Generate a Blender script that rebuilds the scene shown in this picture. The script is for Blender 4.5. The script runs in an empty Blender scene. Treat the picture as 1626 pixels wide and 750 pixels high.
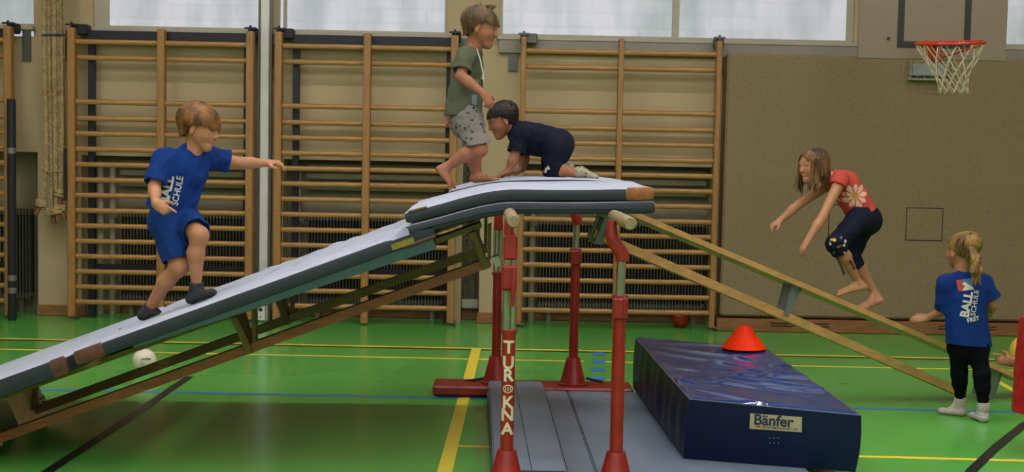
import bpy, bmesh, math, random
import numpy as np
from mathutils import Vector, Matrix
from mathutils.bvhtree import BVHTree
random.seed(7)
SC = bpy.context.scene
COL = SC.collection

# ---------------------------------------------------------------- camera (photo frame 1626 x 750)
PW, PH, FPX, CAMH = 1626, 750, 2200.0, 1.65
PITCH, ROLL, YAW = [math.radians(a) for a in (-3.91265, 1.12412, 0.77348)]
_f = Vector((math.sin(YAW)*math.cos(PITCH), math.cos(YAW)*math.cos(PITCH), math.sin(PITCH)))
_r0 = Vector((math.cos(YAW), -math.sin(YAW), 0)); _u0 = _r0.cross(_f)
_r = _r0*math.cos(ROLL)+_u0*math.sin(ROLL); _u = _u0*math.cos(ROLL)-_r0*math.sin(ROLL)
CAM = Vector((0, 0, CAMH))
cd = bpy.data.cameras.new('camera'); cam = bpy.data.objects.new('camera', cd); COL.objects.link(cam)
cd.sensor_fit = 'HORIZONTAL'; cd.sensor_width = 36.0; cd.lens = 36.0*FPX/PW; cd.clip_start = .05; cd.clip_end = 100
m3 = Matrix((_r, _u, -_f)).transposed()
cam.matrix_world = Matrix.Translation(CAM) @ m3.to_4x4()
SC.camera = cam
def ray(x, y): return _f+_r*((x-PW/2)/FPX)+_u*((PH/2-y)/FPX)
def A(x, y, Y):            # point seen at pixel x,y at distance Y from the camera wall
    d = ray(x, y); return CAM+d*(Y/d.y)
def G(x, y, z=0.0):        # point seen at pixel x,y at height z
    d = ray(x, y); return CAM+d*((z-CAMH)/d.z)

# ---------------------------------------------------------------- world, exposure
SC.view_settings.view_transform = 'Standard'; SC.view_settings.look = 'None'
SC.view_settings.gamma = 1.0; SC.view_settings.use_curve_mapping = False
SC.view_settings.exposure = 0.0
wd = bpy.data.worlds.new('overcast'); SC.world = wd; wd.use_nodes = True
wd.node_tree.nodes['Background'].inputs[0].default_value = (.80, .88, 1.0, 1)
wd.node_tree.nodes['Background'].inputs[1].default_value = .6
PANE_LIGHT = .62
FILL_LIGHT = 44.0  # strength of the added fill lamps under the ceiling
FRONT_LIGHT = 3.2

# ---------------------------------------------------------------- materials
def lin(c):
    if isinstance(c, str):
        c = [int(c[i:i+2], 16)/255 for i in (0, 2, 4)]
    return tuple((v/12.92 if v <= .04045 else ((v+.055)/1.055)**2.4) for v in c)
MATS = {}
def M(name, col, rough=.6, metal=0., var=.0, scale=8., bump=0., bscale=60., stretch=None, col2=None, spec=.5, emit=0., coat=0., attr=False, detail=4., sheen=0.):
    if name in MATS: return MATS[name]
    m = bpy.data.materials.new(name); m.use_nodes = True; nt = m.node_tree; b = nt.nodes['Principled BSDF']
    c = lin(col); b.inputs['Roughness'].default_value = rough; b.inputs['Metallic'].default_value = metal
    b.inputs['Specular IOR Level'].default_value = spec
    b.inputs['Coat Weight'].default_value = coat; b.inputs['Coat Roughness'].default_value = .15
    if sheen: b.inputs['Sheen Weight'].default_value = sheen
    b.inputs['Base Color'].default_value = (*c, 1)
    tc = nt.nodes.new('ShaderNodeTexCoord'); vec = tc.outputs['Object']
    if stretch:
        mp = nt.nodes.new('ShaderNodeMapping'); mp.inputs['Scale'].default_value = stretch
        nt.links.new(vec, mp.inputs[0]); vec = mp.outputs[0]
    src = None
    if attr:
        at = nt.nodes.new('ShaderNodeAttribute'); at.attribute_name = 'col'; src = at.outputs['Color']
    if var or col2:
        n = nt.nodes.new('ShaderNodeTexNoise'); n.inputs['Scale'].default_value = scale; n.inputs['Detail'].default_value = detail
        nt.links.new(vec, n.inputs['Vector'])
        rp = nt.nodes.new('ShaderNodeValToRGB'); rp.color_ramp.elements[0].position = .32; rp.color_ramp.elements[1].position = .68
        if attr:
            rp.color_ramp.elements[0].color = (1-var,)*3+(1,); rp.color_ramp.elements[1].color = (1+var*.4,)*3+(1,)
            mx = nt.nodes.new('ShaderNodeMix'); mx.data_type = 'RGBA'; mx.blend_type = 'MULTIPLY'; mx.inputs[0].default_value = 1
            nt.links.new(src, mx.inputs[6]); nt.links.new(rp.outputs[0], mx.inputs[7]); src = mx.outputs[2]
        else:
            c2 = lin(col2) if col2 else tuple(v*(1-var) for v in c)
            rp.color_ramp.elements[0].color = (*c2, 1); rp.color_ramp.elements[1].color = (*(tuple(min(1, v*(1+var*.4)) for v in c)), 1)
            nt.links.new(n.outputs['Fac'], rp.inputs[0]); src = rp.outputs[0]
        if attr: nt.links.new(n.outputs['Fac'], rp.inputs[0])
    if src is not None: nt.links.new(src, b.inputs['Base Color'])
    if bump:
        n2 = nt.nodes.new('ShaderNodeTexNoise'); n2.inputs['Scale'].default_value = bscale; n2.inputs['Detail'].default_value = 3
        nt.links.new(vec, n2.inputs['Vector'])
        bp = nt.nodes.new('ShaderNodeBump'); bp.inputs['Strength'].default_value = bump; bp.inputs['Distance'].default_value = .01
        nt.links.new(n2.outputs['Fac'], bp.inputs['Height']); nt.links.new(bp.outputs[0], b.inputs['Normal'])
    if emit:
        b.inputs['Emission Color'].default_value = (*c, 1); b.inputs['Emission Strength'].default_value = emit
    MATS[name] = m
    return m

# ---------------------------------------------------------------- mesh helpers
class MB:
    def __init__(s): s.v = []; s.f = []; s.mi = []
    def add(s, v, f, mi=0):
        o = len(s.v); s.v += [tuple(p) for p in v]; s.f += [tuple(i+o for i in q) for q in f]; s.mi += [mi]*len(f); return s
    def box(s, x0, x1, y0, y1, z0, z1, mi=0):
        v = [(x, y, z) for z in (z0, z1) for y in (y0, y1) for x in (x0, x1)]
        return s.add(v, [(0, 2, 3, 1), (4, 5, 7, 6), (0, 1, 5, 4), (2, 6, 7, 3), (0, 4, 6, 2), (1, 3, 7, 5)], mi)
    def bbox(s, x0, x1, y0, y1, z0, z1, b=.004, mi=0):      # box with chamfered edges
        b = min(b, (x1-x0)*.45, (y1-y0)*.45, (z1-z0)*.45)
        bm = bmesh.new(); bmesh.ops.create_cube(bm, size=1)
        for q in bm.verts: q.co = ((x0+x1)/2+q.co.x*(x1-x0), (y0+y1)/2+q.co.y*(y1-y0), (z0+z1)/2+q.co.z*(z1-z0))
        bmesh.ops.bevel(bm, geom=bm.edges[:], offset=b, segments=1, affect='EDGES')
        bm.verts.index_update()
        s.add([q.co[:] for q in bm.verts], [[q.index for q in f.verts] for f in bm.faces], mi); bm.free(); return s
    def hexa(s, c, mi=0):      # eight corners: bottom four ccw, top four ccw
        return s.add(c, [(0, 3, 2, 1), (4, 5, 6, 7), (0, 1, 5, 4), (1, 2, 6, 5), (2, 3, 7, 6), (3, 0, 4, 7)], mi)
    def tube(s, pts, rad, n=10, cap=True, mi=0, flat=None):   # swept tube along points
        pts = [Vector(p) for p in pts]; k = len(pts)
        if not hasattr(rad, '__len__'): rad = [rad]*k
        o = len(s.v); up = None
        for i, p in enumerate(pts):
            t = (pts[min(i+1, k-1)]-pts[max(i-1, 0)])
            t = t.normalized() if t.length > 1e-9 else Vector((0, 0, 1))
            if up is None:
                up = t.orthogonal().normalized()
                if abs(t.z) < .9: up = (Vector((0, 0, 1))-t*t.z).normalized()
            else:
                up = up-t*up.dot(t); up = up.normalized() if up.length > 1e-6 else t.orthogonal().normalized()
            sd = t.cross(up)
            for j in range(n):
                a = 2*math.pi*(j+.5)/n
                q = p+(sd*math.cos(a)+up*math.sin(a)*(flat or 1))*rad[i]; s.v.append(tuple(q))
        for i in range(k-1):
            for j in range(n):
                s.f.append((o+i*n+j, o+i*n+(j+1) % n, o+(i+1)*n+(j+1) % n, o+(i+1)*n+j)); s.mi.append(mi)
        if cap:
            s.f.append(tuple(o+j for j in range(n))[::-1]); s.mi.append(mi)
            s.f.append(tuple(o+(k-1)*n+j for j in range(n))); s.mi.append(mi)
        return s
    def lathe(s, prof, c=(0, 0, 0), n=24, mi=0, ax=2):
        o = len(s.v); k = len(prof)
        for r, h in prof:
            for j in range(n):
                a = 2*math.pi*j/n; q = [r*math.cos(a), r*math.sin(a)]
                p = [0, 0, 0]; p[ax] = h; p[(ax+1) % 3] = q[0]; p[(ax+2) % 3] = q[1]
                s.v.append((p[0]+c[0], p[1]+c[1], p[2]+c[2]))
        for i in range(k-1):
            for j in range(n):
                s.f.append((o+i*n+j, o+i*n+(j+1) % n, o+(i+1)*n+(j+1) % n, o+(i+1)*n+j)); s.mi.append(mi)
        if prof[0][0] > 1e-5: s.f.append(tuple(o+j for j in range(n))[::-1]); s.mi.append(mi)
        if prof[-1][0] > 1e-5: s.f.append(tuple(o+(k-1)*n+j for j in range(n))); s.mi.append(mi)
        return s
    def mesh(s, name, mats, smooth=False, off=None):
        me = bpy.data.meshes.new(name); v = s.v
        if off is not None: v = [(p[0]-off[0], p[1]-off[1], p[2]-off[2]) for p in v]
        me.from_pydata(v, [], s.f)
        for m in (mats if isinstance(mats, (list, tuple)) else [mats]): me.materials.append(m)
        if len(me.materials) > 1: me.polygons.foreach_set('material_index', s.mi)
        if smooth:
            me.polygons.foreach_set('use_smooth', [True]*len(me.polygons))
            try: me.set_sharp_from_angle(angle=math.radians(35))
            except Exception: pass
        me.update(); return me
    def build(s, name, mats, parent=None, smooth=False):
        base = ORG(parent) if parent is not None else None
        return link(name, s.mesh(name, mats, smooth, base), parent)
def ORG(o):                 # world origin of a thing (things are never turned)
    p = Vector((0, 0, 0))
    while o is not None: p += o.location; o = o.parent
    return p
def link(name, me, parent=None, loc=None):
    o = bpy.data.objects.new(name, me); COL.objects.link(o)
    if parent is not None: o.parent = parent
    if loc is not None: o.location = loc
    return o
def tag(o, label=None, cat=None, group=None, kind=None):
    if label: o['label'] = label
    if cat: o['category'] = cat
    if group: o['group'] = group
    if kind: o['kind'] = kind
    return o
def thing(name, loc, label, cat, group=None):
    o = bpy.data.objects.new(name, None); COL.objects.link(o); o.location = loc; o.empty_display_size = .05
    return tag(o, label, cat, group)
def struct(name, mb, mats, parent=None, smooth=False):
    o = mb.build(name, mats, parent, smooth)
    if parent is None: o['kind'] = 'structure'
    return o

def text_mesh(body, size=.1, bold=0., align='CENTER', shear=0., space=1.0):
    cu = bpy.data.curves.new('lettering', 'FONT'); cu.body = body; cu.size = size; cu.offset = bold; cu.shear = shear
    cu.align_x = align; cu.align_y = 'CENTER'; cu.space_character = space; cu.resolution_u = 3
    o = bpy.data.objects.new('lettering', cu); COL.objects.link(o)
    dg = bpy.context.evaluated_depsgraph_get(); dg.update()
    me = bpy.data.meshes.new_from_object(o.evaluated_get(dg))
    bpy.data.objects.remove(o); bpy.data.curves.remove(cu)
    v = [p.co.copy() for p in me.vertices]; f = [tuple(p.vertices) for p in me.polygons]
    bpy.data.meshes.remove(me)
    return v, f
def flat_text(name, body, size, org, ux, uy, mat, parent, bold=0., lift=.001, **k):   # flat lettering in the plane ux,uy
    v, f = text_mesh(body, size, bold, **k); n = ux.cross(uy).normalized()
    mb = MB(); mb.add([org+ux*p.x+uy*p.y+n*lift for p in v], f)
    return mb.build(name, mat, parent)

# ================================================================ SETTING
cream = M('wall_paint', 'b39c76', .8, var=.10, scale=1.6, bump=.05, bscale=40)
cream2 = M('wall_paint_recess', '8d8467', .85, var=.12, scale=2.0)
white_frame = M('window_frame_paint', 'a79d88', .5, var=.05)
greytrim = M('grey_trim', '8b8272', .6, var=.08)
wood = M('bar_wood', 'a5753a', .42, var=.30, scale=5, stretch=(1, 8, 8), bump=.03, bscale=30)
wood_v = M('upright_wood', '9d6d37', .45, var=.25, scale=5, stretch=(8, 8, 1))
wood_base = M('skirting_wood', '8a5a30', .5, var=.3, scale=6, stretch=(1, 6, 6))
floor_m = M('sports_floor', '5aa948', .21, var=.13, scale=.9, spec=.5, detail=6)
felt = M('felt_panel', '8a775a', .95, var=.12, scale=45, bump=.4, bscale=140, spec=.15, detail=8)
yel = M('line_yellow', 'f2d53e', .35); blk = M('line_black', '1a1c18', .35); blu = M('line_blue', '2f7fc0', .35)
ceil_m = M('ceiling_paint', 'b3a88e', .9)
YB = 12.19      # front of the wall bars
WY = 12.5       # front of the wall
XL, XR, Y0R, YBK, ZC = -6.6, 7.2, -5.5, 12.95, 5.6

struct('floor', MB().box(XL, XR, Y0R, YBK, -.12, 0), floor_m)
FLOOR = bpy.data.objects['floor']
def strip(name, pts, w, mat, z=.0012):
    mb = MB()
    pts = [Vector((p[0], p[1], z)) for p in pts]; k = len(pts); L = []; Rr = []
    for i, p in enumerate(pts):
        t = (pts[min(i+1, k-1)]-pts[max(i-1, 0)]).normalized(); n = Vector((-t.y, t.x, 0))
        L.append(p+n*w/2); Rr.append(p-n*w/2)
    mb.add(L+Rr, [(i, k+i, k+i+1, i+1) for i in range(k-1)])
    return mb.build(name, mat, FLOOR)
def lineY(x0, x1, yl, sl, w, mat, nm='court_line', z=.0012): return strip(nm, [(x0, yl+sl*x0), (x1, yl+sl*x1)], w, mat, z)
lineY(XL, XR, 10.925, -.022, .062, yel); lineY(XL, XR, 10.866, -.022, .05, blk)
lineY(XL, .70, 10.385, -.022, .052, yel); lineY(.86, XR, 10.385, -.022, .052, yel)
lineY(XL, .1, 8.79, -.016, .05, blu, z=.0016); lineY(.9, XR, 8.77, -.04, .05, blu, z=.0016)
strip('court_line', [(-.118, 10.9), (-.235, 6.2), (-.33, 2.5)], .075, yel, .002)
lineY(-.2, XR, 7.385, -.042, .05, yel, z=.0014)
strip('court_line', [(-2.06, 9.42), (-2.1, 7.8), (-2.15, 6.6), (-2.3, 3.0)], .06, blk, .0018)
strip('court_line', [(3.66, 10.3), (3.60, 9.25), (3.5, 7.3)], .05, yel, .0018)
strip('court_line', [(4.2, 9.25), (3.75, 8.85), (3.25, 8.27), (2.83, 7.6), (2.48, 7.0), (2.2, 6.3), (2.0, 5.5)], .06, blk, .0022)
for k in range(4):
    yy = 10.76-.38*k; c = .845-.032*k
    strip('line_dash', [(c-.05, yy), (c+.05, yy)], .16, blu, .002)

# back wall: lower wall with recesses, upper wall between the windows
REC = [(-6.0, -4.10), (-3.71, -2.17), (-1.90, -.40), (-.285, -.12), (.27, 1.98)]
ZR = [1.47, 1.45, 1.45, 2.2, 1.45]
ZS = 2.59       # window sill height
wb = MB(); xs = XL
for (a, b), zr in zip(REC, ZR):
    wb.box(xs, a, WY, YBK, 0, ZS-.09); wb.box(a, b, WY, YBK, zr, ZS-.09)
    xs = b
wb.box(xs, XR, WY, YBK, 0, ZS-.09)
struct('wall_back', wb, cream)
WB = bpy.data.objects['wall_back']
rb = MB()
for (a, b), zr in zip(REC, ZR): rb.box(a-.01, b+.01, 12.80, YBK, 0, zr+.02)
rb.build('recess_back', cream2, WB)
WIN = [(-6.4, -4.15), (-3.62, -2.05), (-1.97, -.45), (.02, 3.22), (4.55, 7.1)]
ub = MB(); xs = XL
ZT = 5.1
for a, b in WIN:
    ub.box(xs, a, 12.56, YBK, ZS-.09, ZT); xs = b
ub.box(xs, XR, 12.56, YBK, ZS-.09, ZT)
ub.box(XL, XR, 12.56, YBK, ZT, ZC)
ub.build('window_wall', cream, WB)
# grey beam under the sills
struct('trim_1', MB().box(-3.70, -.40, 12.44, WY, 2.47, 2.545).box(.02, XR, 12.44, WY, 2.44, 2.55), greytrim)
struct('wall_left', MB().box(XL-.2, XL, Y0R, YBK, 0, ZC), cream)
struct('wall_right', MB().box(XR, XR+.2, Y0R, YBK, 0, ZC), cream)
struct('ceiling', MB().box(XL, XR, Y0R, YBK, ZC, ZC+.15), ceil_m)
# wall behind the camera with its own window band
wf = MB().box(XL, XR, Y0R-.25, Y0R, 0, 2.4).box(XL, XR, Y0R-.25, Y0R, 5.0, ZC)
for k in range(6): x = XL+k*(XR-XL-.3)/5; wf.box(x, x+.3, Y0R-.25, Y0R, 2.4, 5.0)
struct('wall_front', wf, cream)

# frosted panes: emission from daylight behind, with the blurred shapes outside
def pane_mat(name, strength, tint):
    m = bpy.data.materials.new(name); m.use_nodes = True; nt = m.node_tree; b = nt.nodes['Principled BSDF']
    b.inputs['Base Color'].default_value = (.04, .04, .04, 1); b.inputs['Roughness'].default_value = .35
    tc = nt.nodes.new('ShaderNodeTexCoord'); mp = nt.nodes.new('ShaderNodeMapping'); mp.inputs['Scale'].default_value = (2.2, 1, .55)
    nt.links.new(tc.outputs['Object'], mp.inputs[0])
    br = nt.nodes.new('ShaderNodeTexNoise'); br.inputs['Scale'].default_value = 1.6; br.inputs['Detail'].default_value = 2.5; br.inputs['Roughness'].default_value = .45
    nt.links.new(mp.outputs[0], br.inputs['Vector'])
    mp2 = nt.nodes.new('ShaderNodeMapping'); mp2.inputs['Scale'].default_value = (.9, 1, 1.5); mp2.inputs['Rotation'].default_value = (math.radians(90), 0, 0)
    nt.links.new(tc.outputs['Object'], mp2.inputs[0])
    bk = nt.nodes.new('ShaderNodeTexBrick'); bk.inputs['Scale'].default_value = 1.3; bk.inputs['Mortar Size'].default_value = .035; bk.inputs['Mortar Smooth'].default_value = 1.0
    bk.inputs['Color1'].default_value = (1, 1, 1, 1); bk.inputs['Color2'].default_value = (.90, .91, .92, 1); bk.inputs['Mortar'].default_value = (.89, .90, .89, 1)
    nt.links.new(mp2.outputs[0], bk.inputs['Vector'])
    rp = nt.nodes.new('ShaderNodeValToRGB'); e = rp.color_ramp.elements
    e[0].position = .3; e[0].color = (.60*tint[0], .67*tint[1], .64*tint[2], 1); e[1].position = .62; e[1].color = (tint[0], tint[1], tint[2], 1)
    nt.links.new(br.outputs['Fac'], rp.inputs[0])
    mx = nt.nodes.new('ShaderNodeMix'); mx.data_type = 'RGBA'; mx.blend_type = 'MULTIPLY'; mx.inputs[0].default_value = 1.0
    nt.links.new(rp.outputs[0], mx.inputs[6]); nt.links.new(bk.outputs[0], mx.inputs[7])
    nt.links.new(mx.outputs[2], b.inputs['Emission Color']); b.inputs['Emission Strength'].default_value = strength
    return m
pane_m = pane_mat('frosted_pane', PANE_LIGHT, (.96, .955, 1.0))
pane_f = pane_mat('frosted_pane_front', FRONT_LIGHT, (1.0, .97, .92))
def window(n, x0, x1, y, panes, pm, fr=.05, zs=ZS, zt=ZT, left=.05):
    w = MB(); w.box(x0, x1, y-.03, y+.05, zs, zs+.028)
    xs_ = [x0]+[p for q in panes for p in q]+[x1]
    for i in range(0, len(xs_), 2): w.box(xs_[i], xs_[i+1], y-.03, y+.05, zs+.028, zt)
    w.box(x0, x1, y-.03, y+.05, zt-.05, zt)
    o = struct('window_%d' % n, w, white_frame)
    for a, b in panes:
        MB().box(a, b, y+.005, y+.015, zs+.028, zt-.05).build('pane', pm, o)
    MB().bbox(x0-.02, x1+.02, y-.16, y+.02, zs-.035, zs, .006).build('window_sill', white_frame, o)
    return o
window(1, -6.4, -4.15, 12.62, [(-6.35, -5.2), (-5.12, -4.16)], pane_m)
window(2, -3.62, -2.05, 12.62, [(-3.49, -2.14)], pane_m)
window(3, -1.97, -.45, 12.62, [(-1.955, -1.925), (-1.895, -.475)], pane_m)
window(4, .02, 3.22, 12.62, [(.05, 1.58), (1.642, 3.16)], pane_m)
window(5, 4.55, 7.1, 12.62, [(4.60, 5.8), (5.86, 7.05)], pane_m)
for k in range(5):
    w_ = (XR-XL-.3)/5; x = XL+.3+k*w_
    o = MB().box(x, x+w_-.3, Y0R-.15, Y0R-.1, 2.4, 2.46).box(x, x+w_-.3, Y0R-.15, Y0R-.1, 4.94, 5.0).build('window_%d' % (6+k), white_frame)
    o['kind'] = 'structure'
    MB().box(x, x+w_-.3, Y0R-.14, Y0R-.13, 2.46, 4.94).build('pane', pane_f, o)

# felt covered impact wall on the right with two hatches and a wooden skirting
FY = 12.24
fw = MB().bbox(2.03, XR, FY, WY, .13, 2.46, .02)
struct('wall_felt', fw, felt)
FEL = bpy.data.objects['wall_felt']
gap_m = M('hatch_gap', '2a2415', .9)
for hx, hz in ((3.825, .985), (3.135, 1.0)):
    a, z = .157, .140
    h = MB().box(hx-a-.008, hx+a+.008, FY-.0015, FY, hz-z-.008, hz+z+.008).build('hatch_gap', gap_m, FEL)
    MB().bbox(hx-a, hx+a, FY-.004, FY, hz-z, hz+z, .002).build('hatch', felt, FEL)
struct('baseboard_right', MB().bbox(2.0, XR, FY-.03, WY, .0, .115, .008), wood_base)
BR = bpy.data.objects['baseboard_right']
slot = M('slot_dark', '2a1508', .9)
for k in range(5):
    x = 2.48+1.5*k
    for zz in (.052, .076): MB().box(x, x+.52, FY-.0335, FY-.028, zz, zz+.009).build('vent_slot', slot, BR)
# wooden skirting under the pilasters
sk = MB()
for a, b, d in ((-4.10, -3.66, .05), (-3.62, -3.42, -.22), (-2.2, -1.86, .04), (-.42, -.36, .04), (-.14, .28, .05), (-1.86, -.45, -.26), (.3, 1.95, -.26), (-3.4, -2.25, -.26), (-.285, -.12, -.2)):
    y = WY-d
    sk.bbox(a, b, y, y+.05, 0, .095, .006)
struct('baseboard_back', sk, wood_base)
# pipes beside the radiators
pipe_m = M('pipe_paint', '9a8f78', .5)
pp = MB()
for a in (-3.60, -3.49, -1.80, .36):
    pp.tube([(a, 12.72, .0), (a, 12.72, 1.4)], .032, 10)
struct('trim_2', pp, pipe_m, smooth=True)
# ledge boards over the radiators
lb = MB()
for a, b in ((-3.42, -2.2), (-1.72, -.43), (.45, 1.95)):
    for zz in (1.17, 1.27, 1.36): lb.bbox(a, b, 12.70, 12.80, zz, zz+.05, .006)
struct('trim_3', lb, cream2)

# ---------------------------------------------------------------- radiators
rad_m = M('radiator_enamel', '5f5a4c', .5, var=.1)
rad_d = M('radiator_gap_shade', '1b1a17', .9)  # near-black, puts the shade between the fins into the colour
finme = MB().bbox(-.0050, .0050, -.045, .045, -.41, .41, .004).bbox(-.0105, .0105, -.05, .05, .355, .41, .004).bbox(-.0105, .0105, -.05, .05, -.41, -.37, .004).mesh('fin', rad_m)
def radiator(x0, x1, label):
    t = thing('radiator', (x0, 12.66, .12), label, 'radiator', 'radiators in the wall recesses')
    MB().box(x0, x1, 12.665, 12.69, .19, .93).build('gap_shade', rad_d, t)
    for zz in (.91, .17): MB().tube([(x0, 12.66, zz), (x1, 12.66, zz)], .018, 8).build('header_pipe', rad_m, t, True)
    n = int((x1-x0)/.029)
    for k in range(n): link('fin', finme, t, (.015+k*.029, -.005, .42))
    MB().tube([(x0-.05, 12.66, .91), (x0+.01, 12.66, .91)], .022, 8).lathe([(.03, 0), (.03, .05)], (x0-.05, 12.63, .91), 10, ax=1).build('valve', rad_m, t, True)
    for x in (x0+.1, x1-.1): MB().box(x-.02, x+.02, 12.64, 12.69, 0, .13).build('foot', rad_m, t)
radiator(-3.40, -2.22, 'ribbed radiator behind the wall bars next to the climbing ropes')
radiator(-1.70, -.45, 'ribbed radiator behind the wall bars between white post and parallel bars')
radiator(.42, 1.95, 'ribbed radiator behind the wall bars next to the felt wall')
radiator(-4.9, -4.2, 'radiator at the left edge behind the black padded pole')

# ---------------------------------------------------------------- wall bars
steel_d = M('dark_steel', '1d1a22', .5, metal=.3)
steel_b = M('bracket_steel', '5d5a55', .45, metal=.6, var=.1)
RZ = [2.446, 2.31, 1.922]+[1.779-.1352*k for k in range(13)]
def wall_bars(x0, xm, x1, label, frame=True, W=.033):
    t = thing('wall_bars', ((x0+x1)/2, YB+.05, 0), label, 'wall bars', 'wall bars along the back wall')
    for x in (x0, xm, x1):
        u = MB().bbox(x-W, x+W, YB, YB+.10, .012 if x == xm else .03, 2.565, .006).build('upright', wood_v, t)
        for zz in (.06, 1.0, 2.49, 1.7): MB().lathe([(.007, -.002), (.007, .001)], (x, YB, zz), 8, ax=1).build('bolt', steel_b, u)
    for a, b in ((x0, xm), (xm, x1)):
        L = b-a-2*W+.02
        me = MB().tube([(-L/2, 0, 0), (L/2, 0, 0)], .0205, 10, flat=1.12).mesh('rung', wood, True)
        for i, z in enumerate(RZ):
            link('rung', me, t, ((a+b)/2-t.location.x, (.045 if i in (1, 3) else 0.0), z))
    for x in (x0, x1):
        MB().box(x-.02, x+.02, YB+.04, YB+.08, .0, .035).lathe([(.022, -.012), (.022, .012)], (x+.035, YB+.06, .023), 12, ax=0).build('caster', steel_b, t)
    if frame:
        f = MB().box(x0+.11, x0+.165, YB+.14, YB+.20, .02, 2.5).box(x1-.075, x1-.03, YB+.14, YB+.20, .02, 2.5)
        f.box(x0+.10, x1-.02, YB+.12, YB+.22, 2.478, 2.552).box(x0+.11, x1-.03, YB+.16, YB+.2, .42, .485)
        f.build('pivot_frame', steel_d, t)
    for x, s in ((x0, 1), (x1, -1)):
        b = MB().bbox(x-.03, x+.12 if s > 0 else x+.05, YB+.08, YB+.22, 2.51, 2.60, .01).box(x-.05, x+.05, YB+.02, YB+.05, 2.585, 2.60).tube([(x+.0, YB+.03, 2.57), (x+.0, YB+.03, 2.615)], .011, 8)
        b.build('latch', steel_d if frame else steel_b, t)
        MB().box(x-.13 if s > 0 else x+.04, x-.05 if s > 0 else x+.11, WY-.03, WY-.005, 2.28, 2.56).build('wall_plate', steel_b, t)
    return t
wall_bars(-3.71, -2.93, -2.155, 'wooden wall bars left of the white post, behind the boy in blue')
wall_bars(-1.907, -1.132, -.368, 'wooden wall bars between the white post and the parallel bars')
wall_bars(.236, 1.092, 1.952, 'wooden wall bars beside the felt wall, behind the crawling boy', frame=False, W=.024)
wall_bars(-5.83, -5.05, -4.262, 'wooden wall bars cut off by the left edge, beside the black pole', frame=True)

# ---------------------------------------------------------------- things along the wall
# white post
post_w = M('white_post_paint', 'cfcbbf', .35, var=.12, scale=3)
t = thing('steel_post', (-2.045, 12.36, 0), 'white steel post standing between two wall bars up to the window', 'post')
MB().bbox(-2.085, -2.005, 12.32, 12.40, .0, 4.9, .008).build('column', post_w, t)
MB().box(-2.105, -2.090, 12.33, 12.40, 0, 4.9).box(-2.0, -1.985, 12.33, 12.40, 0, 4.9).build('side_rail', steel_b, t)
p = MB().bbox(-2.10, -2.02, 12.29, 12.318, .012, .17, .004).build('foot_plate', post_w, t)
MB().lathe([(.017, 0), (.017, .004)], (-2.06, 12.287, .11), 12, ax=1).build('hole', steel_d, p)
MB().lathe([(.007, 0), (.007, .004)], (-2.06, 12.287, .045), 8, ax=1).build('hole', steel_d, p)
# black padded pole
foam = M('black_foam', '17181a', .7, var=.2, scale=20, bump=.1)
silver = M('silver_tape', '77736c', .4, metal=.4)
t = thing('padded_pole', (-4.195, 12.10, 0), 'black foam padded pole with silver bands leaning by the left wall bars', 'pole')
MB().lathe([(.03, .0), (.037, .02), (.037, 1.90), (.034, 1.93), (.0, 1.935)], (-4.195, 12.10, 0), 16).build('sleeve', foam, t, True)
for z in (.24, .35, 1.46): MB().lathe([(.0385, z), (.0385, z+.05)], (-4.195, 12.10, 0), 16).build('band', silver, t, True)
# pull cord
t = thing('pull_cord', (-3.80, 12.16, 1.1), 'thin dark pull cord hanging beside the climbing ropes', 'cord')
MB().tube([A(97, -60, 12.16), A(101, 100, 12.16), A(103, 240, 12.16)], .0035, 6).build('cord', steel_d, t)
MB().tube([A(103, 236, 12.16), A(104, 318, 12.16)], [.012, .014], 8).build('handle', steel_d, t)
# climbing ropes
rope_m = M('hemp_rope', 'a68b60', .85, var=.35, scale=30)
leather = M('rope_leather', '7a4522', .6, var=.3)
tape_r = M('rope_tape_red', '8a3026', .7); tape_b = M('rope_tape_blue', '2b3a4a', .7)
def rope(path, r, label, end, z_rope=.0):
    base = path[-1]
    t = thing('climbing_rope', base, label, 'rope', 'climbing ropes tied up beside the wall bars')
    P = [Vector(p) for p in path]; seg = []
    for a, b in zip(P, P[1:]):
        n = max(2, int((b-a).length/.012))
        for k in range(n): seg.append(a.lerp(b, k/n))
    seg.append(P[-1])
    mb = MB(); s = 0.
    for st in range(3):
        pts = []
        for i, q in enumerate(seg):
            a = i*.012/.075*2*math.pi+st*2*math.pi/3
            pts.append(q+Vector((math.cos(a), math.sin(a), 0))*r*.48)
        mb.tube(pts[::1], r*.62, 5, mi=0)
    mb.build('strands', rope_m, t, True)
    kn = MB()
    e = P[-1]
    for k in range(3):
        c = e+Vector((random.uniform(-.01, .01), -.01, .02*k)); ring = []
        tl = random.uniform(-.5, .5)
        for j in range(13):
            a = 2*math.pi*j/12; ring.append(c+Vector((math.cos(a)*r*1.9, math.sin(a)*r*1.6, math.cos(a)*tl*r)))
        kn.tube(ring, r*.75, 6, cap=False)
    kn.build('knot', rope_m, t, True)
    if end: MB().tube([e, e+Vector((end[0], -.01, -.045)), e+Vector((end[0]*1.6, -.015, -.085))], [.017, .021, .018], 8).build('leather_end', leather, t, True)
    return t
rx = [(69, 74, 66, 338, -.03), (77, 82, 82, 352, .02), (85, 88, 90, 350, .01), (92, 94, 95, 345, .03), (98, 98, 96, 322, .0)]
RL = ['climbing rope hanging leftmost in the tied bundle', 'climbing rope second from the left in the tied bundle', 'climbing rope in the middle of the tied bundle', 'climbing rope second from the right in the tied bundle', 'climbing rope nearest the wall bars in the tied bundle']
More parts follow.
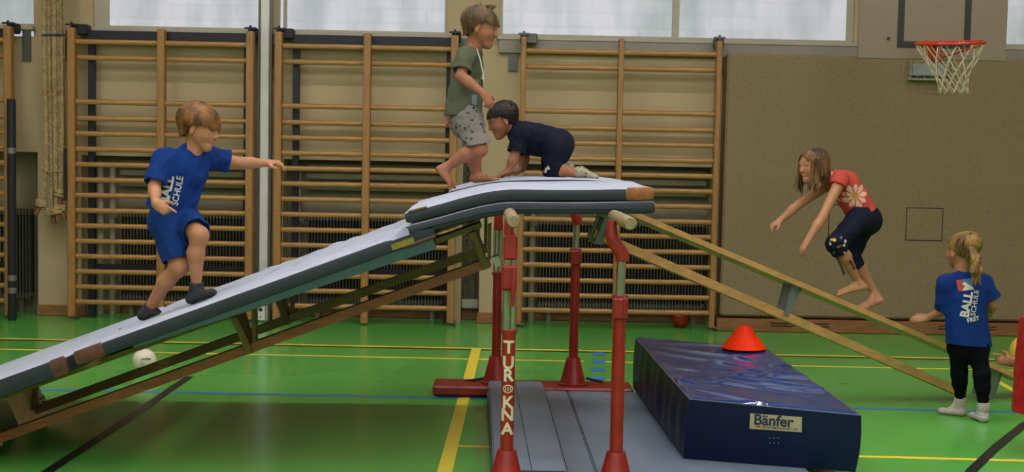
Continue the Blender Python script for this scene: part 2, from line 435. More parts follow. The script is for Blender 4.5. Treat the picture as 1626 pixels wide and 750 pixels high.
for k, (a, b, c, yb, ex) in enumerate(rx):
    Y = 12.22+.03*(k % 2)
    o = rope([A(a, -80, Y), A(a+1, 60, Y), A(b, 268, Y-.01), A(c, yb-12, Y)], .0205, RL[k], (ex, 0))
    for yy, tm in ((56, tape_b), (146, tape_r)):
        xq = a+1+(b-a-1)*max(0, yy-60)/208; q = A(xq, yy, Y); MB().lathe([(.0215, -.012), (.0225, 0), (.0215, .012)], q, 10).build('whipping', tm, o, True)
tr = MB(); pts = []
for j in range(25):
    a = 2*math.pi*j/24; c = A(87, 271, 12.23); pts.append(c+Vector((math.cos(a)*.115, math.sin(a)*.05, math.sin(a*1)*.006)))
o = tr.tube(pts, .007, 6, cap=False).build('tie_cord', rope_m, None, True)
tag(o, 'thin cord tied around the bundle of climbing ropes', 'cord')
# chain in the narrow recess
chain_m = M('chain_steel', '6a6455', .45, metal=.7, var=.3)
t = thing('hanging_chain', (-.21, 12.66, .2), 'steel chain hanging in the narrow recess behind the ramp', 'chain')
ring = MB()
rp_ = []
for j in range(13):
    a = 2*math.pi*j/12; rp_.append((math.cos(a)*.017, 0, math.sin(a)*.028))
ringm = MB().tube(rp_, .006, 6, cap=False).mesh('chain_link', chain_m, True)
for col in (0, 1):
    for k in range(36):
        o = link('chain_link', ringm, t, (-.035+.07*col, 0, .14+k*.042+.02*col)); o.rotation_euler.z = math.pi/2*(k % 2)+.4
for col in (0, 1): MB().tube([(-.245+.07*col, 12.66, .20), (-.245+.07*col, 12.66, .34)], .014, 8).build('hook', chain_m, t, True)
MB().box(-.275, -.13, 12.60, 12.64, .12, .20).build('anchor_plate', pipe_m, t)
# outlet box
t = thing('wall_box', (.115, WY, 1.2), 'small grey box on the wall behind the crawling boy', 'box')
MB().bbox(.075, .155, 12.46, WY, 1.27, 1.40, .006).build('frame', pipe_m, t)
MB().box(.09, .14, 12.456, 12.462, 1.285, 1.385).build('cover', steel_d, t)
# caged lamp on the felt wall
t = thing('caged_lamp', (3.78, FY, 2.2), 'white wall lamp in a wire cage under the basketball hoop', 'lamp')
lampw = M('lamp_diffuser', '9aa0a4', .3)
MB().bbox(3.645, 3.945, 12.15, FY, 2.29, 2.40, .01).build('diffuser', lampw, t)
MB().box(3.62, 3.965, 12.18, FY, 2.262, 2.275).build('back_plate', pipe_m, t)
wire = M('cage_wire', '9b947e', .4, metal=.3)
cg = MB()
for z in (2.255, 2.30, 2.36, 2.415): cg.tube([(3.61, FY, z), (3.61, 12.10, z), (3.975, 12.10, z), (3.975, FY, z)], .004, 6)
for k in range(7):
    x = 3.61+.365*k/6; cg.tube([(x, FY, 2.415), (x, 12.10, 2.415), (x, 12.10, 2.255), (x, FY, 2.255)], .0035, 6)
cg.build('cage', wire, t, True)

# ---------------------------------------------------------------- basketball hoop
bb_m = M('backboard_paint', '72634e', .45, var=.06, scale=2)
red_m = M('hoop_red', 'ac2a12', .4, var=.15)
net_m = M('net_cord', 'a89a7c', .8)
bt = thing('basketball_hoop', (3.02, 9.65, 2.27), 'basketball hoop with pale backboard and white net above the felt wall', 'hoop')
bx0, bx1, bz = 2.506, 3.538, 2.272
MB().bbox(bx0, bx1, 9.65, 9.68, bz, bz+.82, .004).build('backboard', bb_m, bt)
sx0, sx1, sz0 = 2.775, 3.284, 2.352
sq = MB(); th = .045; zt_ = sz0+.40
sq.box(sx0, sx1, 9.646, 9.651, sz0, sz0+th).box(sx0, sx0+th, 9.646, 9.651, sz0+th, zt_).box(sx1-th, sx1, 9.646, 9.651, sz0+th, zt_).box(sx0, sx1, 9.646, 9.651, zt_, zt_+th)
sq.build('target_square', M('board_black', '14120f', .5), bt)
for sx in (bx0+.13, bx1-.13):
    MB().tube([(sx, 9.70, 2.95), (sx+.4*(1 if sx > 3 else -1)*0, 12.55, 3.35)], .025, 10).tube([(sx, 9.70, 2.95), (sx, 9.70, 2.55)], .02, 8).build('support_arm', steel_b, bt, True)
rc_ = A(1509, 68, 9.27); RR = .222
rim = MB(); pts = []
tl = .05
for j in range(41):
    a = 2*math.pi*j/40; pts.append(rc_+Vector((math.cos(a)*RR, math.sin(a)*RR, math.sin(a)*tl*RR*2+math.cos(a)*.012)))
rim.tube(pts, .0095, 8, cap=False).build('rim', red_m, bt, True)
MB().bbox(2.965, 3.075, 9.60, 9.65, 2.255, 2.395, .006).bbox(2.985, 3.06, 9.47, 9.62, 2.36, 2.378, .004).build('bracket', red_m, bt)
MB().tube([(3.02, 9.61, 2.265), rc_+Vector((-.17, .14, -.012))], .008, 8).tube([(3.03, 9.61, 2.27), rc_+Vector((RR*.97, .05, -.01))], .008, 8).build('brace', red_m, bt, True)
nt_ = MB(); NS = 12
def netp(a, h):
    r = [RR, .175, .13, .105, .095, .098][h] if isinstance(h, int) else RR
    z = [0, -.10, -.18, -.235, -.285, -.335][h]
    return Vector((rc_.x+.012*h*.6+math.cos(a)*r, rc_.y+math.sin(a)*r, rc_.z+z+random.uniform(-.006, .006)))
hk = MB()
for j in range(NS):
    a = 2*math.pi*j/NS; da = math.pi/NS
    top_ = netp(a, 0)-Vector((0, 0, .012))
    hk.tube([netp(a, 0)+Vector((0, 0, .002)), top_], .006, 6)
    nt_.tube([top_+Vector((math.cos(a+1.57), math.sin(a+1.57), 0))*.012, netp(a+da, 1)], .0042, 5)
    nt_.tube([top_-Vector((math.cos(a+1.57), math.sin(a+1.57), 0))*.012, netp(a-da, 1)], .0042, 5)
    for h in range(1, 5):
        o_ = da*(h % 2)
        nt_.tube([netp(a+o_, h), netp(a+o_+da, h+1)], .0042, 5); nt_.tube([netp(a+o_, h), netp(a+o_-da, h+1)], .0042, 5)
nt_.build('net', net_m, bt, True); hk.build('net_hooks', red_m, bt)
MB().lathe([(.012, 0), (.012, .006)], A(1411, 61, 9.645), 10, ax=1).build('bolt', steel_d, bt)

# ---------------------------------------------------------------- balls and cone
def ball_thing(name, c, r, mat, label, cat='ball', seams=None):
    t = thing(name, (c.x, c.y, c.z-r), label, cat)
    bm = bmesh.new(); bmesh.ops.create_uvsphere(bm, u_segments=32, v_segments=20, radius=r)
    bm.verts.index_update()
    MB().add([Vector(v.co)+c for v in bm.verts], [[v.index for v in f.verts] for f in bm.faces]).build('shell', mat, t, True); bm.free()
    return t
def on_ball(name, v, f, c, r, d, up, mat, parent, lift=.0008):     # flat print wrapped on a ball
    d = d.normalized(); ux = up.cross(d).normalized(); uy = d.cross(ux)
    mb = MB(); mb.add([c+(d+ux*(p[0]/r)+uy*(p[1]/r)).normalized()*(r+lift) for p in v], f); return mb.build(name, mat, parent)
wc = Vector((-2.40, 9.55, .083))
whiteb = M('ball_leather', 'd9cdb4', .45, var=.08, scale=12, bump=.06, bscale=90)
t = ball_thing('volleyball', wc, .083, whiteb, 'cream white ball with small black print lying on the green floor')
ink = M('print_black', '1c1a18', .6)
v, f = text_mesh('molten', .026, .0008, shear=.2); on_ball('lettering', v, f, wc, .083, CAM-wc+Vector((.15, 0, .20))*8, Vector((0, 0, 1)), ink, t)
rg = []; rf = []
for j in range(24):
    a = 2*math.pi*j/24
    rg += [(math.cos(a)*.0135, math.sin(a)*.0135), (math.cos(a)*.0115, math.sin(a)*.0115)]
    rf.append((2*j, 2*((j+1) % 24), 2*((j+1) % 24)+1, 2*j+1))
on_ball('emblem', rg, rf, wc, .083, CAM-wc+Vector((-.20, 0, -.24))*9, Vector((0, 0, 1)), ink, t)
v, f = text_mesh('mk', .009, .0006); on_ball('emblem_letters', v, f, wc, .083, CAM-wc+Vector((-.20, 0, -.24))*9, Vector((0, 0, 1)), ink, t)
redb = M('ball_red', '8f1a10', .4, var=.1)
ball_thing('gym_ball', Vector((1.70, 12.40, .085)), .085, redb, 'dark red ball on the floor under the wall bars')
# orange cone on the blue mat is placed with the mat below

# ================================================================ APPARATUS
def obox(mb, c, u, v, w, hu, hv, hw, taper=1.0, mi=0):
    c = Vector(c); P = []
    for sw in (-1, 1):
        k = 1.0 if sw < 0 else taper
        for su, sv in ((-1, -1), (1, -1), (1, 1), (-1, 1)): P.append(c+u*su*hu+v*sv*hv*k+w*sw*hw)
    return mb.hexa(P, mi)
EX, EY, EZ = Vector((1, 0, 0)), Vector((0, 1, 0)), Vector((0, 0, 1))

# ---------------------------------------------------------------- parallel bars
redp = M('red_enamel', '8e1a14', .38, var=.22, scale=14, spec=.5)
chrome = M('chrome_tube', 'a9a9a3', .22, metal=.9)
wrail = M('rail_wood', '8f7858', .5, var=.25, scale=6, stretch=(8, 1, 8))
wht = M('print_white', 'cdbfa4', .6)
rubber = M('black_rubber', '141414', .7)
pb = thing('parallel_bars', (.3, 7.86, 0), 'red parallel bars with wooden rails carrying the mats', 'parallel bars')
YN, YF_ = 6.22, 8.95
def ZP(z): return 1.65-(1.65-z)*.9644
for Y, xa, xb in ((YN, -.45, 1.05), (YF_, -.37, .92)):
    y0, y1 = (6.08, 6.35) if Y == YN else (8.80, 9.09)
    bm_ = MB().bbox(xa, xb, y0, y1, .012, .075, .012).build('base_beam', redp, pb)
    MB().box(xa+.02, xb-.02, y0+.02, y1-.02, 0, .014).build('base_pad', rubber, bm_)
posts = {'NL': (.079, YN, .069), 'NR': (.577, YN, .533), 'FL': (.033, YF_, .033), 'FR': (.536, YF_, .504)}
def oval(mb, x, y, z0, z1, rx, ry, n=20):
    o = [];
    v = [(x+rx*math.cos(2*math.pi*j/n), y+ry*math.sin(2*math.pi*j/n), z) for z in (z0, z1) for j in range(n)]
    mb.add(v, [(j, (j+1) % n, n+(j+1) % n, n+j) for j in range(n)]+[tuple(range(n))[::-1], tuple(range(n, 2*n))]); return mb
for key, (x, y, xt) in posts.items():
    MB().lathe([(.100, .070), (.100, .086), (.084, .090), (.080, .10), (.044, .243), (.041, .25)], (x, y, 0), 28).build('post_base', redp, pb, True)
    zl = ZP(.765) if key in ('NL', 'FL') else ZP(.935)
    lt = oval(MB(), x, y, .24, zl, .030, .036).build('lower_tube', redp, pb, True)
    MB().lathe([(.0375, zl-.012), (.0375, zl+.004)], (x, y, 0), 20).build('rim_ring', redp, lt, True)
    if key[1] == 'R':
        MB().tube([(x, y, zl-.02), (x+.003, y, ZP(1.115))], .0215, 16).build('inner_tube', chrome, pb, True)
        for zz in (ZP(1.0), ZP(1.05)): MB().lathe([(.0228, zz), (.0228, zz+.006)], (x+.001, y, 0), 16).build('ring', chrome, pb, True)
        MB().bbox(x-.034, x+.034, y-.045, y-.02, zl-.10, zl-.005, .006).bbox(x+.012, x+.024, y-.055, y-.03, zl-.08, zl+.002, .004).build('clamp', redp, pb)
        MB().tube([(x+.004, y, ZP(1.10)), (x+.004, y, ZP(1.135)), (xt+.006, y, ZP(1.195)), (xt, y, ZP(1.225)), (xt, y, ZP(1.26)), (xt, y, ZP(1.29))], [.031, .032, .031, .029, .022, .021], 14).build('elbow', redp, pb, True)
    else:
        MB().tube([(x-.013, y, zl-.02), (x-.013, y, ZP(1.10))], .019, 14).tube([(x+.014, y+.01, zl-.02), (x+.014, y+.01, ZP(1.10))], .016, 14).build('inner_tube', chrome, pb, True)
        if key == 'NL':
            MB().bbox(x-.040, x+.030, y-.045, y+.045, ZP(.955), ZP(1.075), .01).build('clamp', redp, pb)
            MB().tube([(x+.018, y-.055, ZP(1.06)), (x+.016, y-.06, ZP(.99)), (x+.011, y-.058, ZP(.885))], [.011, .012, .009], 8).build('lever', redp, pb, True)
            MB().bbox(x-.034, x+.030, y-.04, y+.04, ZP(1.10), ZP(1.215), .008).build('head_block', redp, pb)
        else:
            MB().bbox(x-.030, x+.026, y-.04, y+.04, ZP(1.055), ZP(1.16), .008).build('head_block', redp, pb)
        MB().tube([(x-.002, y, ZP(1.14)), (xt, y, ZP(1.24)), (xt, y, ZP(1.29))], [.026, .022, .020], 12).build('neck', redp, pb, True)
for xa, xb in ((.575, .495), (.080, .03)):
    d = (xb-xa)/2.73
    P = [(xa-.0+d*(yy-YN), yy, 1.309) for yy in (5.90, 5.91, 7, 8, 9, 9.58, 9.6)]
    r_ = MB().tube(P, [.024, .029, .029, .029, .029, .029, .024], 18, flat=1.0).build('rail', wrail, pb, True)
# levers on the far beam
for a, b in (((738, 606), (771, 601)), ((930, 601), (957, 607))):
    pa, pb_ = A(*a, 9.0), A(*b, 9.0)
    MB().tube([pa, pb_], .009, 8).build('lever', rubber, pb, True)
# lettering on the near left post
lx, ly = .079, YN
FR = Vector((0, -1, 0))
def on_post(name, v, f, zc, mat, rx=.030, ry=.036):
    mb = MB(); mb.add([(lx+p[0], ly-ry*math.sqrt(max(0., 1-(min(abs(p[0]), rx*.98)/rx)**2))-.0026, zc+p[1]) for p in v], f); return mb.build(name, mat, pb)
for ch, py in zip('TUR KNA', (552, 577, 597, 0, 640, 660, 682)):
    if ch == ' ': continue
    v, f = text_mesh(ch, .078, .0024)
    bmx = bmesh.new()
    vs = [bmx.verts.new((p.x, p.y, 0)) for p in v]
    for q in f:
        try: bmx.faces.new([vs[i] for i in q])
        except ValueError: pass
    bmesh.ops.triangulate(bmx, faces=bmx.faces[:])
    bmesh.ops.subdivide_edges(bmx, edges=[e for e in bmx.edges if e.calc_length() > .012], cuts=2, use_grid_fill=False)
    bmesh.ops.triangulate(bmx, faces=bmx.faces[:])
    bmesh.ops.subdivide_edges(bmx, edges=[e for e in bmx.edges if e.calc_length() > .006], cuts=1, use_grid_fill=False)
    bmesh.ops.triangulate(bmx, faces=bmx.faces[:])
    bmx.verts.index_update()
    on_post('letter', [(q.co.x, q.co.y) for q in bmx.verts], [[q.index for q in fc.verts] for fc in bmx.faces], A(806, py, YN-.03).z, wht)
    bmx.free()
rg = []; rf = []
for j in range(16):
    a = 2*math.pi*j/16; rg += [(math.cos(a)*.024, math.sin(a)*.019), (math.cos(a)*.019, math.sin(a)*.014)]
    rf.append((2*j, 2*((j+1) % 16), 2*((j+1) % 16)+1, 2*j+1))
on_post('emblem', rg, rf, A(806, 617.5, YN-.03).z, wht)
on_post('emblem', [(-.013, -.008), (-.009, -.008), (-.009, .008), (-.013, .008), (-.002, -.008), (.002, -.008), (.002, .008), (-.002, .008), (.009, -.008), (.013, -.008), (.013, .008), (.009, .008)], [(0, 1, 2, 3), (4, 5, 6, 7), (8, 9, 10, 11)], A(806, 617.5, YN-.03).z, wht)

# ---------------------------------------------------------------- gym mats
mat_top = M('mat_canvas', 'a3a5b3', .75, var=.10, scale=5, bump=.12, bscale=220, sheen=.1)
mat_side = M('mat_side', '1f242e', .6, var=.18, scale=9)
mat_teal = M('mat_teal_layer', '2c4a45', .7, var=.2, scale=7)
mat_floor = M('mat_floor_vinyl', '747d8c', .38, var=.14, scale=4, bump=.05, bscale=120, spec=.4)
mat_floor_side = M('mat_floor_side', '3c424c', .5)
corner_m = M('mat_corner_leather', '5a3322', .6, var=.4, scale=18)
corner_o = M('mat_corner_worn', '8f5523', .55, var=.5, scale=22)
tagy = M('mat_tag_yellow', '7d6d22', .6)
def resample(P, step):
    P = [Vector((p[0], 0, p[1])) for p in P]; out = []
    n = len(P)
    def cr(i, t):
        a, b, c, d = P[max(i-1, 0)], P[i], P[i+1], P[min(i+2, n-1)]
        return ((b*2)+(c-a)*t+(a*2-b*5+c*4-d)*t*t+(b*3-a-c*3+d)*t*t*t)*.5
    for i in range(n-1):
        k = max(1, int((P[i+1]-P[i]).length/step))
        for j in range(k): out.append(cr(i, j/k))
    out.append(P[-1]); return out
def sweep_mat(name, prof, th, y0, y1, mats, parent, wr=None, step=.03, ny=16, round_=.012, sag=0.):
    """a padded slab: bottom profile in X-Z swept across Y, edges rounded; mats = top, side, bottom"""
    P = resample(prof, step); k = len(P); mb = MB()
    b = min(round_, th*.4)
    ys = [y0+b+(y1-y0-2*b)*j/ny for j in range(ny+1)]
    ring = [(y0, b, 1), (y0, th*.5, 1), (y0, th-b, 1), (y0+b*.3, th-b*.3, 0)]+[(y, th, 0) for y in ys]+[(y1-b*.3, th-b*.3, 0), (y1, th-b, 1), (y1, b, 1), (y1-b*.3, b*.3, 2), (y1-b, 0, 2), (y0+b, 0, 2), (y0+b*.3, b*.3, 1)]
    n = len(ring); o = 0
    rows = []
    nrm = []
    for i in range(k):
        t = (P[min(i+1, k-1)]-P[max(i-1, 0)]).normalized(); nrm.append((t, Vector((-t.z, 0, t.x))))
    order = [(0, -.0, .72)]+[(i, 0, 1) for i in range(k)]+[(k-1, 0, .72)]
    for oi, (i, _, sc) in enumerate(order):
        t, nn = nrm[i]; c = P[i]
        ext = b*.8 if oi == 0 or oi == len(order)-1 else 0
        c = c+t*(ext*(-1 if oi == 0 else 1))
        for y, h, mi in ring:
            hh = th/2+(h-th/2)*sc
            if wr and mi == 0 and 0 < oi < len(order)-1: hh += wr(c.x, y)
            sg = -sag*math.sin(math.pi*min(1, max(0, (y-y0)/(y1-y0)))) if sag else 0
            q = c+nn*hh; mb.v.append((q.x, y, q.z+sg))
    K = len(order)
    for i in range(K-1):
        for j in range(n):
            j2 = (j+1) % n
            mb.f.append((i*n+j, i*n+j2, (i+1)*n+j2, (i+1)*n+j)[::-1]); a, c = ring[j][2], ring[j2][2]
            mb.mi.append(a if a == c else (1 if 1 in (a, c) else max(a, c)))
    mb.f.append(tuple(range(n))); mb.mi.append(1)
    mb.f.append(tuple(range((K-1)*n, K*n))[::-1]); mb.mi.append(1)
    return mb.build(name, mats, parent, True)
Y1F = 6.5
pA, pB = A(0, 602, Y1F), A(640, 372, Y1F)
SL = (pB.z-pA.z)/(pB.x-pA.x); TH = math.atan(SL)
RU = Vector((math.cos(TH), 0, math.sin(TH))); RN = Vector((-math.sin(TH), 0, math.cos(TH)))
def ramp_z(x): return pA.z+SL*(x-pA.x)
def ramp_pt(x, y, n=0.): q = Vector((x, y, ramp_z(x))); return q+RN*n
def wr_ramp(x, y):      # folds of the canvas
    e = math.exp(-((x+1.0)/.55)**2)
    w = .010*math.sin(16*x+20*(y-6.5)+2*math.sin(5*y))*e+.006*math.sin(31*x-16*y)*e
    return w*min(1, (y-6.5)*6) if y < 7 else w*min(1, max(0, (8.5-y)*6))
def press(x, y):         # foam pressed down where the stacked mats lie on it
    k = min(1., max(0., (x+.47)/.06)); return -.046*k*k*(3-2*k)-.10*max(0., x+.40)
def profile_line(x0, x1, n, bend=0.):
    out = []
    for k in range(9):
        x = x0+(x1-x0)*k/8; q = ramp_pt(x, 0, n); out.append((q.x, q.z-bend*max(0, (k-6)/2)**2))
    return out
MT = .066
def ramp_mat(x0, x1, y0, y1, label, teal_band, bend=0., corners=(), tagx=None, th=MT, ofs=0.):
    c = ramp_pt((x0+x1)/2, (y0+y1)/2, -th)
    t = thing('gym_mat', c, label, 'mat', 'mats of the ramp')
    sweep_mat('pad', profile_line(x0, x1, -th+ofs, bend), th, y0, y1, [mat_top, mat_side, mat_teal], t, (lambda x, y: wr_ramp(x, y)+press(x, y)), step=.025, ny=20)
    if teal_band:
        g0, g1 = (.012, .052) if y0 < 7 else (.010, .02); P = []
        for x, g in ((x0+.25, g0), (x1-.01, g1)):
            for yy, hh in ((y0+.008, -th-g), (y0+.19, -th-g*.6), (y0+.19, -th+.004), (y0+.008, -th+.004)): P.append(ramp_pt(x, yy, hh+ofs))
        MB().add(P, [(0, 1, 2, 3), (4, 7, 6, 5), (0, 4, 5, 1), (1, 5, 6, 2), (2, 6, 7, 3), (3, 7, 4, 0)]).build('teal_layer', mat_teal, t)  # teal wedge below the pad's front edge, thicker towards the upper end
    for (xa, xb, mm, yy) in corners:
        sweep_mat('corner_patch', profile_line(xa, xb, -th-.0015+ofs, 0), th+.003-(.052 if xb > -.4 else 0), y0-.002, y0+yy, [mm, mm, mm], t, None, step=.05, ny=3, round_=.008)
    if tagx:
        a, b = tagx; h0, h1 = -th*.85, -th*.42
        MB().add([ramp_pt(a, y0-.0025, h0+ofs), ramp_pt(b, y0-.0025, h0+ofs), ramp_pt(b, y0-.0025, h1+ofs), ramp_pt(a, y0-.0025, h1+ofs)], [(0, 1, 2, 3)]).build('tag', tagy, t)
    return t
xB0, xA1 = A(118, 556, Y1F).x, A(97, 566, Y1F).x
ramp_mat(xB0, -.30, 6.5, 7.49, 'grey ramp mat the boy in blue climbs, nearest the camera', True, .0, [(xB0-.003, xB0+.12, corner_m, .05), (-.44, -.297, corner_m, .05)], (A(617, 395, Y1F).x, A(652, 385, Y1F).x))
ramp_mat(xB0+.02, -.32, 7.50, 8.48, 'grey ramp mat behind the climbed one, on the wall side', True)
ramp_mat(-3.55, xA1, 6.5, 7.49, 'lowest grey ramp mat at the left edge with a worn leather corner', False, 0, [(xA1-.055, xA1+.003, corner_m, .03)], th=.085)
ramp_mat(-3.55, xA1+.01, 7.50, 8.48, 'lowest ramp mat at the left edge on the wall side', False, th=.085)
# the two bent mats on top of the bars and the ones behind them
TOPX = [(645, 336), (672, 329), (700, 322), (730, 314), (760, 307), (785, 302.5), (812, 300), (860, 299.5), (930, 299.5), (1000, 299.5), (1035, 298.5)]
tp = [A(x, y, Y1F) for x, y in TOPX]
def drop(P, d):
    out = []
    for i, p in enumerate(P):
        t = (P[min(i+1, len(P)-1)]-P[max(i-1, 0)]).normalized(); out.append((p.x+t.z*d, p.z-t.x*d))
    return out
TT = .058
def top_mat(P, ofs, y0, y1, label, corners=(), groove=False):
    prof = drop(P, TT+ofs); m = prof[len(prof)//2]
    t = thing('gym_mat', (m[0], (y0+y1)/2, m[1]), label, 'mat', 'mats bent over the parallel bars')
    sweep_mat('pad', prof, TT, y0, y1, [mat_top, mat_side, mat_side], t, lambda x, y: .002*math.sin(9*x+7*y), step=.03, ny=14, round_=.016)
    for i0, i1, mm, yy, top_only in corners:
        xa, xb = i0, i1
        pr = [(q[0], q[1]) for q in [(v.x, v.z) for v in resample(prof, .01)] if xa <= q[0] <= xb]
        if len(pr) > 1:
            pr = [pr[0], pr[len(pr)//2], pr[-1]]
            if top_only: pr = [(p_[0], p_[1]+TT-.012) for p_ in pr]
            sweep_mat('corner_patch', pr, .014 if top_only else TT+.004, y0-.003, y0+yy, [mm, mm, mm], t, None, step=.04, ny=3, round_=.012)
    if groove:
        gp = drop(P, ofs+TT*.55)
        MB().tube([(x, y0-.002, z) for x, z in gp[1:-1]], .004, 6).build('piping', mat_side, t, True)
    return t
xl, xr = tp[0].x, tp[-1].x
top_mat(tp, 0, 6.5, 7.68, 'uppermost grey mat bent over the parallel bars with leather corners', [(xl-.01, xl+.10, corner_m, .03, 1), (xr-.11, xr+.03, corner_o, .05, 0)])
top_mat(tp, TT+.005, 6.5, 7.66, 'grey mat underneath the uppermost one on the parallel bars', [], True)
tr_ = [Vector((-.245, 0, 1.367)), Vector((-.095, 0, 1.408)), Vector((.057, 0, 1.436)), Vector((.324, 0, 1.446)), Vector((.60, 0, 1.444)), Vector((.74, 0, 1.432)), Vector((.83, 0, 1.412))]
top_mat(tr_, 0, 7.70, 8.48, 'upper mat on the bars under the crawling boy, on the wall side')
top_mat(tr_, TT+.004, 7.69, 8.47, 'lower mat on the bars under the crawling boy, on the wall side')

# ---------------------------------------------------------------- benches under the ramp
bw_seat = M('bench_seat_wood', '7a6228', .5, var=.3, scale=5, stretch=(1, 8, 8))
bw_beam = M('bench_beam_wood', '84491f', .5, var=.35, scale=6, stretch=(1, 9, 9))
bw_beam2 = M('bench_beam_olive', '74572a', .5, var=.3, scale=6, stretch=(1, 9, 9))
bw_leg = M('bench_leg_wood', '6b5427', .55, var=.3, scale=6, stretch=(8, 8, 1))
bw_leg2 = M('bench_leg_plywood', 'fbd9a6', .5, var=.15, scale=5, stretch=(6, 6, 1))
metal_w = M('fitting_metal', 'b4b2ab', .35, metal=.5, var=.2)
def wooden_bench(yc, label, bm_mat, x0, x1, legs, end_tag=False, fitting=False):
    c = ramp_pt((x0+x1)/2, yc, -.3)
    t = thing('gym_bench', c, label, 'bench', 'wooden benches under the ramp mats')
    def at(x, n): return ramp_pt(x, yc, n)
    so = -.088
    mid = (at(x0, so-.013)+at(x1, so-.013))/2; L = (at(x1, 0)-at(x0, 0)).length/2
    obox(MB(), mid, RU, EY, RN, L, .10, .013).build('seat', bw_seat, t)
    xb0 = x0+.18
    mid = (at(xb0, -.293)+at(x1-.02, -.293))/2; Lb = (at(x1-.02, 0)-at(xb0, 0)).length/2
    obox(MB(), mid, RU, EY, RN, Lb, .05, .023).build('beam', bm_mat, t)
    for i, x in enumerate(legs):
        q = at(x, -.213)-EY*(.07 if i == 0 else 0)
        mb = MB(); P = []
        for su in (-1, 1):
            pass
        for sz, hy in (((-.13, .19), (.095, .23)) if i == 0 else ((-.105, .055), (.095, .125))):
            for su, sv in ((-1, -1), (1, -1), (1, 1), (-1, 1)): P.append(q+RU*su*.016+EY*sv*hy+RN*sz)
        lg = mb.hexa(P).build('leg', bw_leg2 if i == 0 else bw_leg, t)
        st = MB(); P = []
        for sz, dx in ((-.07, .012), (.10, .075)):
            for su, sv in ((-1, -1), (1, -1), (1, 1), (-1, 1)): P.append(q+RU*(.016+dx+su*.010)+EY*sv*.03+RN*sz)
        st.hexa(P).build('strut', bw_leg, t)
    if end_tag: obox(MB(), at(x1-.0, -.30)+RU*.012, RU, EY, RN, .016, .055, .026).build('end_cap', M('white_cap', 'b0a896', .6), t)
    if fitting:
        fx = legs[0]+.05; q = at(fx, -.255)
        b = obox(MB(), q, RU, EY, RN, .006, .05, .03).build('fitting', metal_w, t)
        for s_, u_ in ((-.022, .012), (.02, .012), (0, -.012)): obox(MB(), q+EY*s_+RN*u_+RU*.0065, RU, EY, RN, .001, .014, .006).build('fitting_hole', steel_d, b)
    return t
wooden_bench(6.9, 'brown wooden bench carrying the ramp, nearer the camera', bw_beam, -2.95, -.10, (-2.62, -1.31, -.145), True)
wooden_bench(7.9, 'wooden bench carrying the ramp, farther from the camera', bw_beam2, -2.95, -.12, (-2.715, -1.27, -.17), False, True)

# ---------------------------------------------------------------- slide bench on the right
sl_w = M('light_bench_wood', 'bd8e55', .4, var=.22, scale=5, stretch=(1, 6, 6))
galv = M('galvanised_steel', '7d8480', .45, metal=.35, var=.2, scale=20)
SLp, SRp = Vector((.60, 8.10, 1.315)), Vector((3.66, 9.22, .075))
BLp, BRp = Vector((.575, 8.10, 1.125)), Vector((3.10, 9.03, .052))
t = thing('gym_bench', ((SLp.x+SRp.x)/2, (SLp.y+SRp.y)/2, 0), 'light wooden bench sloping from the bars down to the floor on the right', 'bench')
bu = (SRp-SLp).normalized(); bv = Vector((-bu.y, bu.x, 0)).normalized(); bn = bu.cross(bv)
if bn.z < 0: bn = -bn
obox(MB(), (SLp+SRp)/2, bu, bv, bn, (SRp-SLp).length/2, .115, .016).build('seat', sl_w, t)
bu2 = (BRp-BLp).normalized(); bn2 = bu2.cross(bv); bn2 = bn2 if bn2.z > 0 else -bn2
obox(MB(), (BLp+BRp)/2, bu2, bv, bn2, (BRp-BLp).length/2, .045, .026).build('beam', sl_w, t)
def bench_leg(px_t, px_b, Yt, wt, wb, to=None):
    a, b = Vector(px_t), Vector(px_b); mb = MB(); P = []
    for q, w in ((b, wb), (a, wt)):
        for su, sv in ((-1, -1), (1, -1), (1, 1), (-1, 1)): P.append(q+bu*su*w+bv*sv*.05)
    lg = mb.hexa(P).build('leg', galv, t)
    d = (a-b); n = 0
    for s_ in (-1, 1):
        P = []
        for q, w in ((b, wb), (a, wt)):
            for su, sv in ((-1, -1), (1, -1), (1, 1), (-1, 1)): P.append(q+bu*(s_*w+su*.004)+bv*(sv*.004-.052))
        MB().hexa(P).build('flange', galv, lg)
def along(P, Q, x): k = (x-P.x)/(Q.x-P.x); return P.lerp(Q, k)
bench_leg(along(SLp, SRp, 1.87)-bn*.016, along(BLp, BRp, 1.80)+bn*.0, 0, .035, .012)
qt = along(SLp, SRp, 3.33)-bn*.016; qb = qt-Vector((.05, 0, 0)); qb.z = .012
bench_leg(qt, qb, 0, .05, .05)
bench_leg(along(SLp, SRp, .68)-bn*.01, along(BLp, BRp, .61)-bn*.05, 0, .018, .022)
obox(MB(), SRp+bu*.0-bn*.03, bu, bv, bn, .035, .10, .022).build('foot', bw_leg, t)
# hook of the bench over the rail
hk = along(SLp, SRp, .64)
MB().tube([hk+EY*.0-bn*.2, hk-bn*.02, hk-bu*.12+EZ*.0], .010, 8).build('hook', galv, t)

